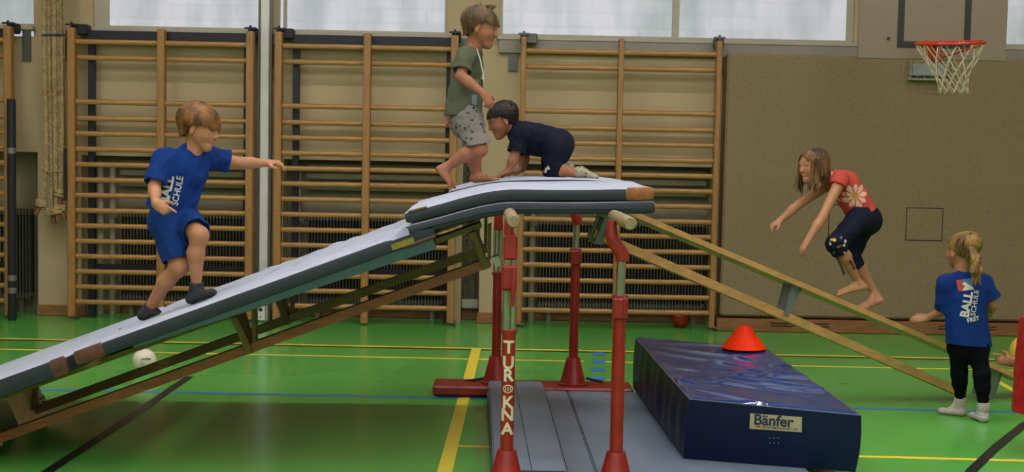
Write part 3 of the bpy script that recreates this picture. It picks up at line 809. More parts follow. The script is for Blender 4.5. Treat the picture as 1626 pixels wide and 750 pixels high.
# ---------------------------------------------------------------- floor mats under the bars
def floor_mat(x0f, x1f, x0n, x1n, yf, yn, th, label, layers=1, crease=None):
    t = thing('gym_mat', ((x0f+x1n)/2, (yf+yn)/2, 0), label, 'mat', 'mats on the floor under the bars')
    for l in range(layers):
        z0, z1 = th*l/layers+.001, th*(l+1)/layers
        e = .006*(l % 2)
        mb = MB(); bm = bmesh.new()
        cs = [(x0n+e, yn), (x1n-e, yn), (x1f-e, yf), (x0f+e, yf)]
        vb = [bm.verts.new((x, y, z0)) for x, y in cs]; vt = [bm.verts.new((x, y, z1)) for x, y in cs]
        bm.faces.new(vb[::-1]); bm.faces.new(vt)
        for k in range(4): bm.faces.new((vb[k], vb[(k+1) % 4], vt[(k+1) % 4], vt[k]))
        bmesh.ops.bevel(bm, geom=bm.edges[:], offset=.008, segments=2, affect='EDGES')
        bm.verts.index_update()
        mb.add([v.co[:] for v in bm.verts], [[v.index for v in f.verts] for f in bm.faces])
        for i, f in enumerate(bm.faces): mb.mi[i] = 0 if abs(f.normal.z) > .5 else 1
        bm.free(); pad = mb.build('pad', [mat_floor, mat_floor_side], t, True)
    if crease:
        MB().tube([(crease[0], yf-.02, th+.0005), (crease[1], yn+.02, th+.0005)], .0025, 5).build('seam', mat_floor_side, t)
    return t
floor_mat(-.021, .337, .016, .372, 8.78, 6.36, .12, 'thick grey folded mat on the floor left under the bars', 2, (.155, .20))
floor_mat(.342, .490, .378, .519, 8.785, 6.36, .06, 'narrow grey mat strip on the floor between two wider mats')
floor_mat(.493, 1.55, .522, 1.58, 8.79, 6.36, .06, 'wide grey floor mat running under the blue soft mat')
lb_ = G(966, 630, .06)
MB().add([lb_+Vector(q) for q in ((-.05, 0, .0012), (.03, -.06, .0012), (.06, .0, .0012), (-.02, .05, .0012))], [(0, 1, 2, 3)]).build('sticker', M('sticker_pale', '8f9088', .6), bpy.data.objects['gym_mat.010'] if 'gym_mat.010' in bpy.data.objects else None)

# ---------------------------------------------------------------- blue soft mat
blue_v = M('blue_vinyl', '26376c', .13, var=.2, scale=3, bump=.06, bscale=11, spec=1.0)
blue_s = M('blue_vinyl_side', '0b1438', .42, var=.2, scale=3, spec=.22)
bl_seam = M('vinyl_seam', '5b6377', .5)
Zf = .061
top4 = [Vector((1.00, 6.88, .385)), Vector((1.81, 6.66, .36)), Vector((1.715, 8.52, .40)), Vector((.94, 8.95, .398))]
bot4 = [Vector((.985, 6.92, Zf)), Vector((1.80, 6.69, Zf)), Vector((1.72, 8.50, Zf)), Vector((.93, 8.95, Zf))]
t = thing('soft_mat', (1.36, 7.75, Zf), 'thick dark blue vinyl soft mat with a cream maker label', 'mat')
SOFT = t
NX, NY = 48, 96
rng = np.random.RandomState(3)
folds = []
for k in range(18): folds.append((rng.uniform(0, 1), rng.uniform(0, 1), rng.uniform(-.75, .25)+1.4*(k % 6 == 0), rng.uniform(.2, .55), rng.uniform(.035, .075), rng.uniform(.009, .018)))
def crinkle(u, v):
    h = 0
    for cu, cv, an, ln, wd_, am in folds:
        du, dv = (u-cu)*.8, (v-cv)*2.05
        a = du*math.cos(an)+dv*math.sin(an); b = -du*math.sin(an)+dv*math.cos(an)+.25*a*a
        h += am*math.exp(-(a/ln)**2)*(math.exp(-(b/wd_)**2)-.5*math.exp(-((b-.03)/.03)**2))
    return h
mb = MB()
def bil(c, u, v): return (c[0]*(1-u)+c[1]*u)*(1-v)+(c[3]*(1-u)+c[2]*u)*v
for j in range(NY+1):
    for i in range(NX+1):
        u, v = i/NX, j/NY; q = bil(top4, u, v)
        e = min(u, 1-u, v*2.4, (1-v)*2.4); ed = min(1, e/.03)
        q.z += -.012*(1-ed)**2+crinkle(u, v)*ed-.018*math.sin(math.pi*u)*math.sin(math.pi*v)
        mb.v.append(tuple(q))
n1 = NX+1
for j in range(NY):
    for i in range(NX): mb.f.append((j*n1+i, j*n1+i+1, (j+1)*n1+i+1, (j+1)*n1+i)); mb.mi.append(0)
border = [(i, 0) for i in range(NX+1)]+[(NX, j) for j in range(1, NY+1)]+[(i, NY) for i in range(NX-1, -1, -1)]+[(0, j) for j in range(NY-1, 0, -1)]
NB = len(border); rows = [[j*n1+i for i, j in border]]
NZ = 14
for k in range(1, NZ+1):
    row = []
    for bi, (i, j) in enumerate(border):
        u, v = i/NX, j/NY; a = Vector(mb.v[j*n1+i]); b = bil(bot4, u, v); w = k/NZ; q = a.lerp(b, w)
        out = Vector((q.x-1.36, (q.y-7.75)*.35, 0)).normalized()
        s_ = bi/NB
        wv = (.008*math.sin(s_*150)+.006*math.sin(s_*61+2*w))*math.sin(math.pi*w) if 0 < v < 1 else .002*math.sin(i*.7)*math.sin(math.pi*w)
        q = q+out*(.010*math.sin(math.pi*w)+wv)
        row.append(len(mb.v)); mb.v.append(tuple(q))
    rows.append(row)
for a, b in zip(rows, rows[1:]):
    for k in range(NB):
        k2 = (k+1) % NB; mb.f.append((a[k2], a[k], b[k], b[k2])); mb.mi.append(1)
mb.f.append(tuple(rows[-1])[::-1]); mb.mi.append(1)
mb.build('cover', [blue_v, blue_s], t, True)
sm = MB(); pts = [Vector(mb.v[j*n1+i])+Vector((0, 0, .001)) for i, j in border]; pts.append(pts[0])
sm.tube(pts, .0032, 5, cap=False).build('edge_seam', bl_seam, t, True)
f0, f1 = top4[0].lerp(bot4[0], .5), top4[1].lerp(bot4[1], .5)
fx = (f1-f0).normalized(); fnr = Vector((fx.y, -fx.x, 0)).normalized()
def on_front(px, py, lift): # a point on the mat's front face
    d = ray(px, py); p0 = (f0+f1)/2+fnr*(.020+lift); k = (p0-CAM).dot(fnr)/d.dot(fnr); return CAM+d*k
c4 = [on_front(1190, 681, .0), on_front(1273, 687, .0), on_front(1273.5, 663, .0), on_front(1191.5, 657, .0)]
lab = MB().hexa([p-fnr*.004 for p in c4]+[p+fnr*.0015 for p in c4]).build('label_patch', M('label_cream', 'a59a75', .6, var=.1, scale=20), t)
lu = (c4[1]-c4[0]).normalized(); lv = (c4[3]-c4[0]).normalized(); lc = (c4[0]+c4[1]+c4[2]+c4[3])/4+fnr*.0022
navy = M('label_navy', '131f38', .6)
flat_text('lettering', 'Bänfer', .074, lc+lv*.008-lu*.012, lu, lv, navy, lab, bold=.0022, lift=.0)
flat_text('lettering', 'SPORTMANUFAKTUR', .018, lc-lv*.026+lu*.022, lu, lv, navy, lab, bold=.0002, lift=.0)
o_ = lc-lv*.024-lu*.085
MB().add([o_-lu*.012-lv*.004, o_+lu*.012-lv*.004, o_+lu*.012+lv*.004, o_-lu*.012+lv*.004], [(0, 1, 2, 3)]).build('label_mark', M('label_red', '7a2415', .6), lab)
for k in range(6):
    p = on_front(1222+7*(k % 3), 696+8*(k//3), .0015)
    MB().tube([p-fnr*.004, p+fnr*.0005], .0035, 8).build('eyelet', bl_seam, t)
# orange cone
cone_m = M('cone_plastic', 'f03200', .5, var=.05, spec=.12)
cc = G(1181, 553, .395)
CZ = max(q[2] for q in mb.v if (q[0]-cc.x)**2+(q[1]-cc.y)**2 < .14**2)-.006-.395
cc = G(1181, 553, .395+CZ)
t = thing('marker_cone', (cc.x, cc.y, .395+CZ), 'orange plastic marker cone standing on the blue soft mat', 'cone')
rr = .135
MB().lathe([(rr, .395), (rr+.002, .399), (rr-.003, .405), (.028, .535), (.024, .540), (.020, .540), (.022, .530), (rr-.012, .400)], (cc.x, cc.y, CZ), 40).build('shell', cone_m, t, True)
for k in range(4):
    a = 2*math.pi*k/4+.5; MB().box(cc.x+.024*math.cos(a)-.004, cc.x+.024*math.cos(a)+.004, cc.y+.024*math.sin(a)-.004, cc.y+.024*math.sin(a)+.004, .530+CZ, .5415+CZ).build('notch', M('cone_dark', '7a1d06', .6), t)

# ---------------------------------------------------------------- added fill lamps above the view, giving light the panes lack
fill_e = M('fill_lamp_glow', 'f6f7ff', .4, emit=FILL_LIGHT)
for iy, y in enumerate((-.4, 1.8, 4.0, 6.2, 8.2)):
    for ix, x in enumerate((-4.2, -1.4, 1.4, 4.2)):
        t = thing('added_fill_lamp', (x, y, ZC-.12), 'added fill lamp under the ceiling, row %s from the window wall, %s' % (('fifth', 'fourth', 'third', 'second', 'first')[iy], ('far left', 'middle left', 'middle right', 'far right')[ix]), 'lamp', 'added fill lamps')
        MB().bbox(x-.75, x+.75, y-.14, y+.14, ZC-.10, ZC, .01).build('housing', white_frame, t)
        MB().bbox(x-.72, x+.72, y-.11, y+.11, ZC-.125, ZC-.10, .008).build('diffuser', fill_e, t)

# ================================================================ PEOPLE (bodies and clothes as smooth implicit surfaces)
import openvdb
VOX = .0045
class Field:
    def __init__(s, lo, hi, vox=VOX):
        s.vox = vox; s.lo = np.array(lo, float); s.n = np.ceil((np.array(hi)-s.lo)/vox).astype(int)+1
        s.a = np.full(s.n, .06, np.float32)
    def like(s):
        o = Field.__new__(Field); o.vox, o.lo, o.n = s.vox, s.lo, s.n; o.a = np.full(s.n, .06, np.float32); return o
    def win(s, lo, hi):
        i0 = np.clip(np.floor((np.array(lo)-s.lo)/s.vox).astype(int), 0, s.n); i1 = np.clip(np.ceil((np.array(hi)-s.lo)/s.vox).astype(int)+1, 0, s.n)
        if (i1 <= i0).any(): return None, None
        g = [s.lo[k]+s.vox*np.arange(i0[k], i1[k], dtype=np.float32) for k in range(3)]
        return tuple(slice(i0[k], i1[k]) for k in range(3)), (g[0][:, None, None], g[1][None, :, None], g[2][None, None, :])
    def put(s, sl, d, k, sub=False):
        a = s.a[sl]
        if sub: d = -d; a2 = -a
        if not sub:
            if k <= 0: s.a[sl] = np.minimum(a, d)
            else:
                h = np.clip(.5+.5*(a-d)/k, 0, 1); s.a[sl] = a*(1-h)+d*h-k*h*(1-h)
        else:      # smooth max(a, -d_original); d is already negated
            if k <= 0: s.a[sl] = np.maximum(a, d)
            else:
                h = np.clip(.5-.5*(a-d)/k, 0, 1); s.a[sl] = a*(1-h)+d*h+k*h*(1-h)
    def cone(s, a, b, ra, rb, k=.015, flat=None, sub=False, r0=0.):
        """tapered capsule from a to b; flat=(axis, factor) squeezes it along axis"""
        a = np.array(a, float); b = np.array(b, float); m = max(ra, rb)*(max(1, flat[1]) if flat else 1)+k+.025
        sl, g = s.win(np.minimum(a, b)-m, np.maximum(a, b)+m)
        if sl is None: return s
        ba = b-a; L2 = max(float(ba@ba), 1e-12)
        x, y, z = g[0]-a[0], g[1]-a[1], g[2]-a[2]
        t = np.clip((x*ba[0]+y*ba[1]+z*ba[2])/L2, 0, 1)
        x = x-t*ba[0]; y = y-t*ba[1]; z = z-t*ba[2]; q = x*x+y*y+z*z; sc = 1.
        if flat is not None:
            n = np.array(flat[0], float); n /= np.linalg.norm(n); f = flat[1]
            c = x*n[0]+y*n[1]+z*n[2]; q = q+c*c*(1/f**2-1); sc = min(1., f)**.5
        d = (np.sqrt(q)-(ra+(rb-ra)*t))*sc
        s.put(sl, d.astype(np.float32), k, sub); return s
    def ell(s, c, ax, r, k=.015, sub=False):
        """ellipsoid, ax = three unit axes, r = radii"""
        c = np.array(c, float); m = max(r)+k+.025; sl, g = s.win(c-m, c+m)
        if sl is None: return s
        x, y, z = g[0]-c[0], g[1]-c[1], g[2]-c[2]; q = 0; q2 = 0
        for n, rr in zip(ax, r):
            p = x*n[0]+y*n[1]+z*n[2]; q = q+(p/rr)**2; q2 = q2+(p/(rr*rr))**2
        k0 = np.sqrt(q); d = k0*(k0-1)/np.maximum(np.sqrt(q2), 1e-6)
        s.put(sl, d.astype(np.float32), k, sub); return s
    def plane(s, p, n, k=0., hollow=0.):
        """cut away everything on the side n points to, and hollow the rim"""
        n = np.array(n, float); n /= np.linalg.norm(n); p = np.array(p, float)
        sl, g = s.win(s.lo-1, s.lo+s.n*s.vox+1)
        t = ((g[0]-p[0])*n[0]+(g[1]-p[1])*n[1]+(g[2]-p[2])*n[2]).astype(np.float32)
        un = s.a.copy() if hollow else None
        s.a = np.maximum(s.a, t)
        if hollow: s.a = np.maximum(s.a, -np.maximum(un+.009, -t-hollow))
        return s
    def merge(s, o, k=.01):
        s.put(tuple(slice(None) for _ in range(3)), o.a, k); return s
    def ripple(s, amp, wl, seed, direction=None, near=.03):
        rs = np.random.RandomState(seed); sl, g = s.win(s.lo-1, s.lo+s.n*s.vox+1)
        d = 0
        for i in range(7):
            v = rs.normal(size=3)
            if direction is not None: v = v-np.array(direction)*(v@np.array(direction))*.8
            v = v/np.linalg.norm(v)*2*math.pi/(wl*rs.uniform(.6, 1.7))
            w = rs.normal(size=3); w = w/np.linalg.norm(w)*2*math.pi/(wl*3)
            d = d+np.sin(g[0]*v[0]+g[1]*v[1]+g[2]*v[2]+rs.uniform(0, 6)+1.5*np.sin(g[0]*w[0]+g[1]*w[1]+g[2]*w[2]))
        s.a = s.a+np.where(np.abs(s.a) < near, amp*d/2.6, 0).astype(np.float32); return s
    def mesh(s, name, mats, base, colfun=None, keep=True):
        a = np.pad(s.a, 1, constant_values=.06)
        gr = openvdb.FloatGrid(.06); gr.copyFromArray(a.astype(np.float32))
        pts, quads = gr.convertToQuads(isovalue=0.0)
        if len(pts) == 0: return None
        pts = (pts-1)*s.vox+s.lo
        me = bpy.data.meshes.new(name); v = pts-np.array(base)
        p0, p1, p2 = pts[quads[:, 0]], pts[quads[:, 1]], pts[quads[:, 2]]
        c = pts.mean(0); vol = np.einsum('ij,ij->', p0-c, np.cross(p1-c, p2-c))
        if vol < 0: quads = quads[:, ::-1]
        nv, nf = len(v), len(quads)
        me.vertices.add(nv); me.vertices.foreach_set('co', v.astype(np.float32).ravel())
        me.loops.add(nf*4); me.loops.foreach_set('vertex_index', quads.astype(np.int32).ravel())
        me.polygons.add(nf); me.polygons.foreach_set('loop_start', np.arange(0, nf*4, 4, dtype=np.int32))
        try: me.polygons.foreach_set('loop_total', np.full(nf, 4, np.int32))
        except Exception: pass
        me.update(calc_edges=True); me.validate()
        me.polygons.foreach_set('use_smooth', [True]*len(me.polygons))
        for m in (mats if isinstance(mats, (list, tuple)) else [mats]): me.materials.append(m)
        if colfun is not None:
            at = me.color_attributes.new('col', 'FLOAT_COLOR', 'POINT')
            cc = np.ones((len(me.vertices), 4), np.float32); cc[:, :3] = colfun(pts)
            at.data.foreach_set('color', cc.ravel())
        me.update(); return me
def V(*a): return np.array(a, float)
def nz(v): v = np.array(v, float); return v/np.linalg.norm(v)
def J(x, y, Y): q = A(x, y, Y); return np.array([q.x, q.y, q.z])
def orth(v, n): n = nz(n); v = np.array(v, float); return nz(v-n*(v@n))
def frame(fw, up): fw = nz(fw); u = orth(up, fw); return fw, np.cross(u, fw), u     # forward, left, up

skinA = M('skin', 'b88468', .55, var=.10, scale=25, attr=True, spec=.35)
eye_m = M('eye', 'ffffff', .3, attr=True, spec=.25)
def hand(F, wrist, d, n, th, curl=.35, size=1., spread=.15, thumb=.6, point=False):
    """wrist point, d = towards the fingers, n = back of the hand, th = thumb side"""
    d = nz(d); n = orth(n, d); th = orth(orth(th, d), n); sz = size
    F.cone(wrist, wrist+d*.020*sz, .0215*sz, .0235*sz, .012, (n, .72))
    F.cone(wrist+d*.018*sz, wrist+d*.052*sz, .025*sz, .028*sz, .012, (n, .48))
    for i, (o, L) in enumerate(zip((.0205, .007, -.0065, -.019), (.052, .058, .053, .043))):
        c = curl*(.9+.12*i)
        if point and i == 0: c = .08
        p = wrist+d*(.060-.004*abs(i-1.2))*sz+th*o*sz+n*.002
        dd = nz(d+th*o*spread*8); nn = orth(n, dd)
        for sgm, (fr, r) in enumerate(((.42, .0082), (.32, .0074), (.26, .0066))):
            a = c*(1.0, 1.25, 1.0)[sgm]
            dd, nn = nz(dd*math.cos(a)-nn*math.sin(a)), nz(nn*math.cos(a)+dd*math.sin(a))
            q = p+dd*L*fr*sz*1.12; F.cone(p, q, r*sz*1.02, r*sz*.95, .004); p = q
    p = wrist+d*.012*sz+th*.018*sz-n*.004
    t1 = nz(d*.62+th*thumb-n*.25); q = p+t1*.034*sz; F.cone(p, q, .0125*sz, .0095*sz, .01)
    t2 = nz(d*.9+th*thumb*.45-n*.3*(1 if not point else .4)); F.cone(q, q+t2*.026*sz, .0092*sz, .0072*sz, .004)
def bare_foot(F, ankle, heel, toe, up, s=1., side=None):
    """heel and toe are points on the sole"""
    up = nz(up); d = nz(toe-heel); sd = nz(np.cross(d, up)); up2 = np.cross(sd, d); L = np.linalg.norm(toe-heel)
    h = heel+d*.026*s+up2*.026*s; ball = heel+d*(L*.70)+up2*.018*s
    F.cone(h, ball, .026*s, .027*s, .014, (up2, .72)); F.cone(ankle, h+up2*.004, .027*s, .024*s, .02); F.cone(ankle-up*.01, heel+d*L*.55+up2*.028*s, .026*s, .020*s, .02)
    for i in range(5):
        o = (i-2)*.0125*s*(side or 1); tl = L*(.985-.028*i*1.0)
        F.cone(ball+sd*o*.9, heel+d*tl+sd*o+up2*.008*s, .0105*s, (.0105 if i == 0 else .0075)*s, .005)
def sock_foot(F, ankle, heel, toe, up, s=1., top=None, puff=.004):
    up = nz(up); d = nz(toe-heel); sd = nz(np.cross(d, up)); up2 = np.cross(sd, d); L = np.linalg.norm(toe-heel)
    h = heel+d*.028*s+up2*.027*s; b = heel+d*(L-.030*s)+up2*.020*s
    F.cone(h, b, .028*s+puff, .027*s+puff*.5, .014, (up2, .74)); F.cone(ankle, h, .028*s+puff, .025*s+puff, .02); F.cone(ankle, heel+d*L*.5+up2*.03*s, .026*s+puff, .021*s, .02)
    if top is not None: F.cone(ankle, top, .028*s+puff, .032*s+puff, .012)

class Head:
    def __init__(s, c, fw, up, H):
        s.c = np.array(c, float); s.F, s.L, s.U = frame(fw, up); s.H = H
    def p(s, f, l, u): return s.c+(s.F*f+s.L*l+s.U*u)*s.H
    def ax(s): return (s.F, s.L, s.U)
    def build(s, F, neck, rn=.040):
        H = s.H; p = s.p
        F.ell(p(-.06, 0, .13), s.ax(), (.43*H, .355*H, .37*H), .02)
        F.ell(p(.10, 0, -.06), s.ax(), (.30*H, .29*H, .34*H), .03)
        F.cone(p(.15, 0, -.16), p(.235, 0, -.35), .20*H, .115*H, .03)
        F.cone(p(.02, .19, -.18), p(.20, .07, -.36), .09*H, .08*H, .03); F.cone(p(.02, -.19, -.18), p(.20, -.07, -.36), .09*H, .08*H, .03)
        for q in (1, -1):
            F.ell(p(.20, .155*q, -.13), s.ax(), (.15*H, .13*H, .13*H), .02)
            F.ell(p(.435, .155*q, .02), s.ax(), (.075*H, .085*H, .055*H), .012, sub=True)
            F.cone(p(.335, .08*q, .105), p(.27, .24*q, .10), .045*H, .04*H, .012)           # brow
            F.cone(p(.355, .09*q, .045), p(.30, .22*q, .035), .020*H, .018*H, .006)         # upper lid
            F.cone(p(.355, .10*q, -.03), p(.315, .21*q, -.02), .020*H, .016*H, .006)        # lower lid
            F.ell(p(.40, .042*q, -.125), s.ax(), (.038*H, .03*H, .026*H), .006)             # nostril wings
            e = nz(s.L*q-s.F*.35)                                                            # ear
            F.ell(p(-.045, .355*q, -.045), (e, np.cross(s.U, e), s.U), (.030*H, .085*H, .135*H), .008)
            F.ell(p(-.03, .395*q, -.03), (e, np.cross(s.U, e), s.U), (.018*H, .045*H, .075*H), .006, sub=True)
            F.ell(p(-.03, .36*q, -.16), s.ax(), (.035*H, .02*H, .04*H), .008)
        F.cone(p(.365, 0, .03), p(.435, 0, -.105), .030*H, .046*H, .014)
        F.cone(p(.345, .075, -.262), p(.345, -.075, -.262), .026*H, .026*H, .008, (s.F, 1.2)); F.cone(p(.378, .035, -.258), p(.378, -.035, -.258), .022*H, .022*H, .008)
        F.cone(p(.338, .06, -.315), p(.338, -.06, -.315), .028*H, .028*H, .010)
        F.cone(p(.355, .10, -.287), p(.355, -.10, -.287), .012*H, .012*H, .006, sub=True)
        F.ell(p(.285, 0, -.42), s.ax(), (.09*H, .10*H, .075*H), .02)
        F.cone(p(-.10, 0, -.22), neck, .205*H, rn, .02); F.cone(p(-.02, 0, -.25), neck+s.F*.01, .17*H, rn*.95, .02)
    def skin(s, base, lip=(.50, .20, .16), brow=(.20, .12, .07)):
        def f(P):
            q = (P-s.c)/s.H; x, y, z = q@s.F, q@s.L, q@s.U; c = np.tile(np.array(base, np.float32), (len(P), 1))
            near = (np.abs(x) < .6) & (np.abs(y) < .5) & (np.abs(z) < .6)
            def mixc(w, col): c[:] = c*(1-w[:, None])+np.array(col)*w[:, None]
            w = np.exp(-(((x-.25)/.13)**2+((np.abs(y)-.2)/.09)**2+((z+.13)/.09)**2))*.35*near; mixc(w, (base[0]*1.02, base[1]*.68, base[2]*.62))
            w = np.clip(1.3-np.abs(z+.287)/.042, 0, 1)*np.clip(1.2-np.abs(y)/.125, 0, 1)*(x > .27)*near; mixc(np.clip(w, 0, .75), lip)
            w = np.clip(1.2-np.abs(z+.287)/.009, 0, 1)*(np.abs(y) < .10)*(x > .28)*near; mixc(np.clip(w, 0, .8), (.12, .03, .03))
            w = np.clip(1.25-np.abs(z-.135-.02*np.sin(np.abs(y)*9))/.024, 0, 1)*((np.abs(y) > .06) & (np.abs(y) < .27) & (x > .2))*near; mixc(np.clip(w, 0, .75), brow)
            w = ((np.abs(y) > .3) & (np.abs(x+.045) < .14) & (np.abs(z+.05) < .2))*near*.25; mixc(w, (base[0], base[1]*.7, base[2]*.65))
            return c
        return f
    def eyes(s, parent, iris=(.10, .06, .04)):
        for q in (1, -1):
            bm = bmesh.new(); bmesh.ops.create_uvsphere(bm, u_segments=16, v_segments=12, radius=.062*s.H)
            c = s.p(.300, .150*q, .008); me = bpy.data.meshes.new('eye')
            gz = nz(s.F+s.U*-.15)
            for v in bm.verts: v.co = Vector(v.co)
            cols = []
            for v in bm.verts:
                k = np.array(nz(v.co[:]))@gz; cols.append((.01, .01, .01, 1) if k > .955 else ((*iris, 1) if k > .76 else (.30, .26, .23, 1)))
                v.co = v.co+Vector(c-np.array(ORG(parent)))
            bm.to_mesh(me); bm.free(); at = me.color_attributes.new('col', 'FLOAT_COLOR', 'POINT'); at.data.foreach_set('color', np.array(cols, np.float32).ravel())
            me.materials.append(eye_m); me.polygons.foreach_set('use_smooth', [True]*len(me.polygons))
            link('eye', me, parent)
def hair_mat(name, dark, light): return M(name, light, .48, col2=dark, scale=20, stretch=(1, 1, .5), bump=.12, bscale=220, detail=5, spec=.25)
def cap_hair(h, mat, parent, hem, seed=1, n=110, thick=.045, crown=(-.12, 0), lock=.03, cut_front=None, extra=None, flick=.02, name='hair', vox=.0036, part=None):
    """short hair: scalp cap plus locks running from the crown to the hem; hem(az) gives the end height in head units"""
    rs = np.random.RandomState(seed); H = h.H
    F = Field(h.c-H*.95, h.c+H*.95, vox)
    cp = np.array((-.06, 0, .13)); R = np.array((.43+thick, .355+thick, .37+thick))
    # cap = thick shell of the cranium above the hem
    F.ell(h.p(*cp), h.ax(), R*H*.985, 0)
    sl, g = F.win(F.lo-1, F.lo+F.n*F.vox+1)
    x = (g[0]-h.c[0])/H; y = (g[1]-h.c[1])/H; z = (g[2]-h.c[2])/H
    f = x*h.F[0]+y*h.F[1]+z*h.F[2]; l = x*h.L[0]+y*h.L[1]+z*h.L[2]; u = x*h.U[0]+y*h.U[1]+z*h.U[2]
    az = np.arctan2(np.abs(l), f-cp[0])
    azs = np.linspace(0, math.pi, 40); hv = np.interp(az, azs, np.array([hem(a) for a in azs]))
    F.a = np.maximum(F.a, ((hv+.03-u)*H*.8).astype(np.float32))
    def on(azv, t, lift):      # point on the scalp, t 0 crown .. 1 hem
        a = azv; u0 = cp[2]+R[2]; u1 = hem(abs(a))
        th0 = .0; th1 = math.acos(max(-1, min(1, (u1-cp[2])/R[2]))) if abs(u1-cp[2]) < R[2] else math.pi*.95
        th = th0+(th1-th0)*t; rr = math.sin(th)
        if th > math.pi/2: rr = max(rr, .86-.10*(th-math.pi/2))
        c0 = crown[0]*(1-t)
        return h.p(cp[0]+c0+math.cos(a)*rr*(R[0]+lift), math.sin(a)*rr*(R[1]+lift)+crown[1]*(1-t), cp[2]+math.cos(th)*(R[2]+lift))
    for i in range(n):
        a = -math.pi+2*math.pi*(i+rs.uniform(-.4, .4))/n
        tw = rs.uniform(-.18, .18); t0 = rs.choice([.08, .25, .45]); te = 1+rs.uniform(-.06, .05); pr = None
        for k in range(6):
            t = t0+(te-t0)*k/5; lf = rs.uniform(-.006, .010)+(flick*rs.uniform(-.3, 1) if k == 5 else 0)
            q = on(a+tw*t, t, lf); r = lock*H*(1-.62*(k/5)**1.6)*rs.uniform(.85, 1.1)
            if pr is not None: F.cone(pr[0], q, pr[1], r, .003)
            pr = (q, r)
    if extra: extra(F, h, rs)
    o = link(name, F.mesh(name, mat, ORG(parent)), parent)
    return o

# clothing helper --------------------------------------------------------------
def decal(name, v2, faces, org, ux, uy, d, target, mat, parent, lift=.0025, maxe=.012):
    """flat print laid on a garment: points org+ux*u+uy*v dropped along d onto the surface"""
    bm = bmesh.new(); vs = [bm.verts.new((p[0], p[1], 0)) for p in v2]
    for q in faces:
        try: bm.faces.new([vs[i] for i in q])
        except ValueError: pass
    bmesh.ops.triangulate(bm, faces=bm.faces[:])
    for _ in range(4):
        e = [x for x in bm.edges if x.calc_length() > maxe]
        if not e: break
        bmesh.ops.subdivide_edges(bm, edges=e, cuts=1); bmesh.ops.triangulate(bm, faces=bm.faces[:])
    me = target.data; n = len(me.vertices); co = np.empty(n*3, np.float32); me.vertices.foreach_get('co', co); co = co.reshape(-1, 3)+np.array(ORG(target.parent))
    tree = BVHTree.FromPolygons([tuple(c) for c in co], [tuple(p.vertices) for p in me.polygons])
    d = Vector(d).normalized(); bm.verts.index_update(); pts = []; ok = []
    for v in bm.verts:
        o = Vector(org)+Vector(ux)*v.co.x+Vector(uy)*v.co.y
        hit = tree.ray_cast(o-d*.4, d, 1.0)
        pts.append(hit[0]-d*lift if hit[0] is not None else o); ok.append(hit[0] is not None)
    dep = [p.dot(d) for p in pts]; md = sorted(dp for dp, k in zip(dep, ok) if k) or [0]; md = md[len(md)*2//3]
    ok = [k and dp > md-.06 for dp, k in zip(dep, ok)]
    fs = [[v.index for v in f.verts] for f in bm.faces]; fs = [q for q in fs if all(ok[i] for i in q)]
    bm.free(); return MB().add(pts, fs).build(name, mat, parent)

def person(base, label):
    t = thing('person', base, label, 'person'); return t
def torso(F, pel, chest, neck, tf, shs, hips, s=1., pad=0., k=.03, fl=.78):
    mid = (pel+chest)/2; tf = nz(tf)
    F.cone(pel, mid, .096*s+pad, .090*s+pad, k, (tf, fl)); F.cone(mid, chest, .090*s+pad, .102*s+pad, k, (tf, fl))
    F.cone(chest, chest+(neck-chest)*.8, .100*s+pad, .050*s+pad, k, (tf, fl))
    for q in shs: F.cone(chest+(neck-chest)*.55, q, .046*s+pad, .040*s+pad, k)
    for q in hips: F.cone(pel, q, .078*s+pad, .070*s+pad, k)
def arm(F, sh, el, wr, s=1., pad=0.):
    F.cone(sh, el, .039*s+pad, .030*s+pad, .02); F.cone(el, el+(wr-el)*.35, .0305*s+pad, .031*s+pad, .012); F.cone(el+(wr-el)*.3, wr, .031*s+pad, .0205*s+pad, .015)
def leg(F, hp, kn, an, s=1., pad=0., back=None):
    F.cone(hp, kn, .066*s+pad, .046*s+pad, .025)
    F.ell(kn, (V(1, 0, 0), V(0, 1, 0), V(0, 0, 1)), (.047*s+pad,)*3, .02)
    c = kn+(an-kn)*.35
    if back is not None: c = c+nz(back)*.012*s
    F.cone(kn, c, .043*s+pad, .044*s+pad, .02); F.cone(c, an, .043*s+pad, .0245*s+pad, .02)
def bounds(pts, m=.22): P = np.array(pts); return P.min(0)-m, P.max(0)+m
def lower(pts, z): return pts
royal = M('royal_blue_jersey', '11306e', .85, var=.12, scale=14, bump=.08, bscale=400, spec=.15)
royal2 = M('royal_blue_shorts', '103068', .8, var=.12, scale=12, spec=.15)
navy_c = M('navy_cotton', '0c1120', .85, var=.15, scale=12, spec=.2)
olive = M('olive_tee', '525440', .9, var=.1, scale=10, spec=.15)
salmon = M('salmon_tee', 'b04337', .85, var=.14, scale=12, spec=.2)
blackc = M('black_leggings', '090a0d', .9, var=.2, scale=15, spec=.12)
dsock = M('dark_sock', '23262a', .9, var=.2, scale=40)
red_bib = M('red_bib', 'a3161c', .4, var=.25, scale=14, spec=.5)
skinbase = lin('a87350'); skin2 = lin('955f43')
prt = M('shirt_print', 'c6c2b4', .7)
def finish_body(F, t, h, base_col):
    link('body', F.mesh('body', skinA, ORG(t), h.skin(base_col)), t)

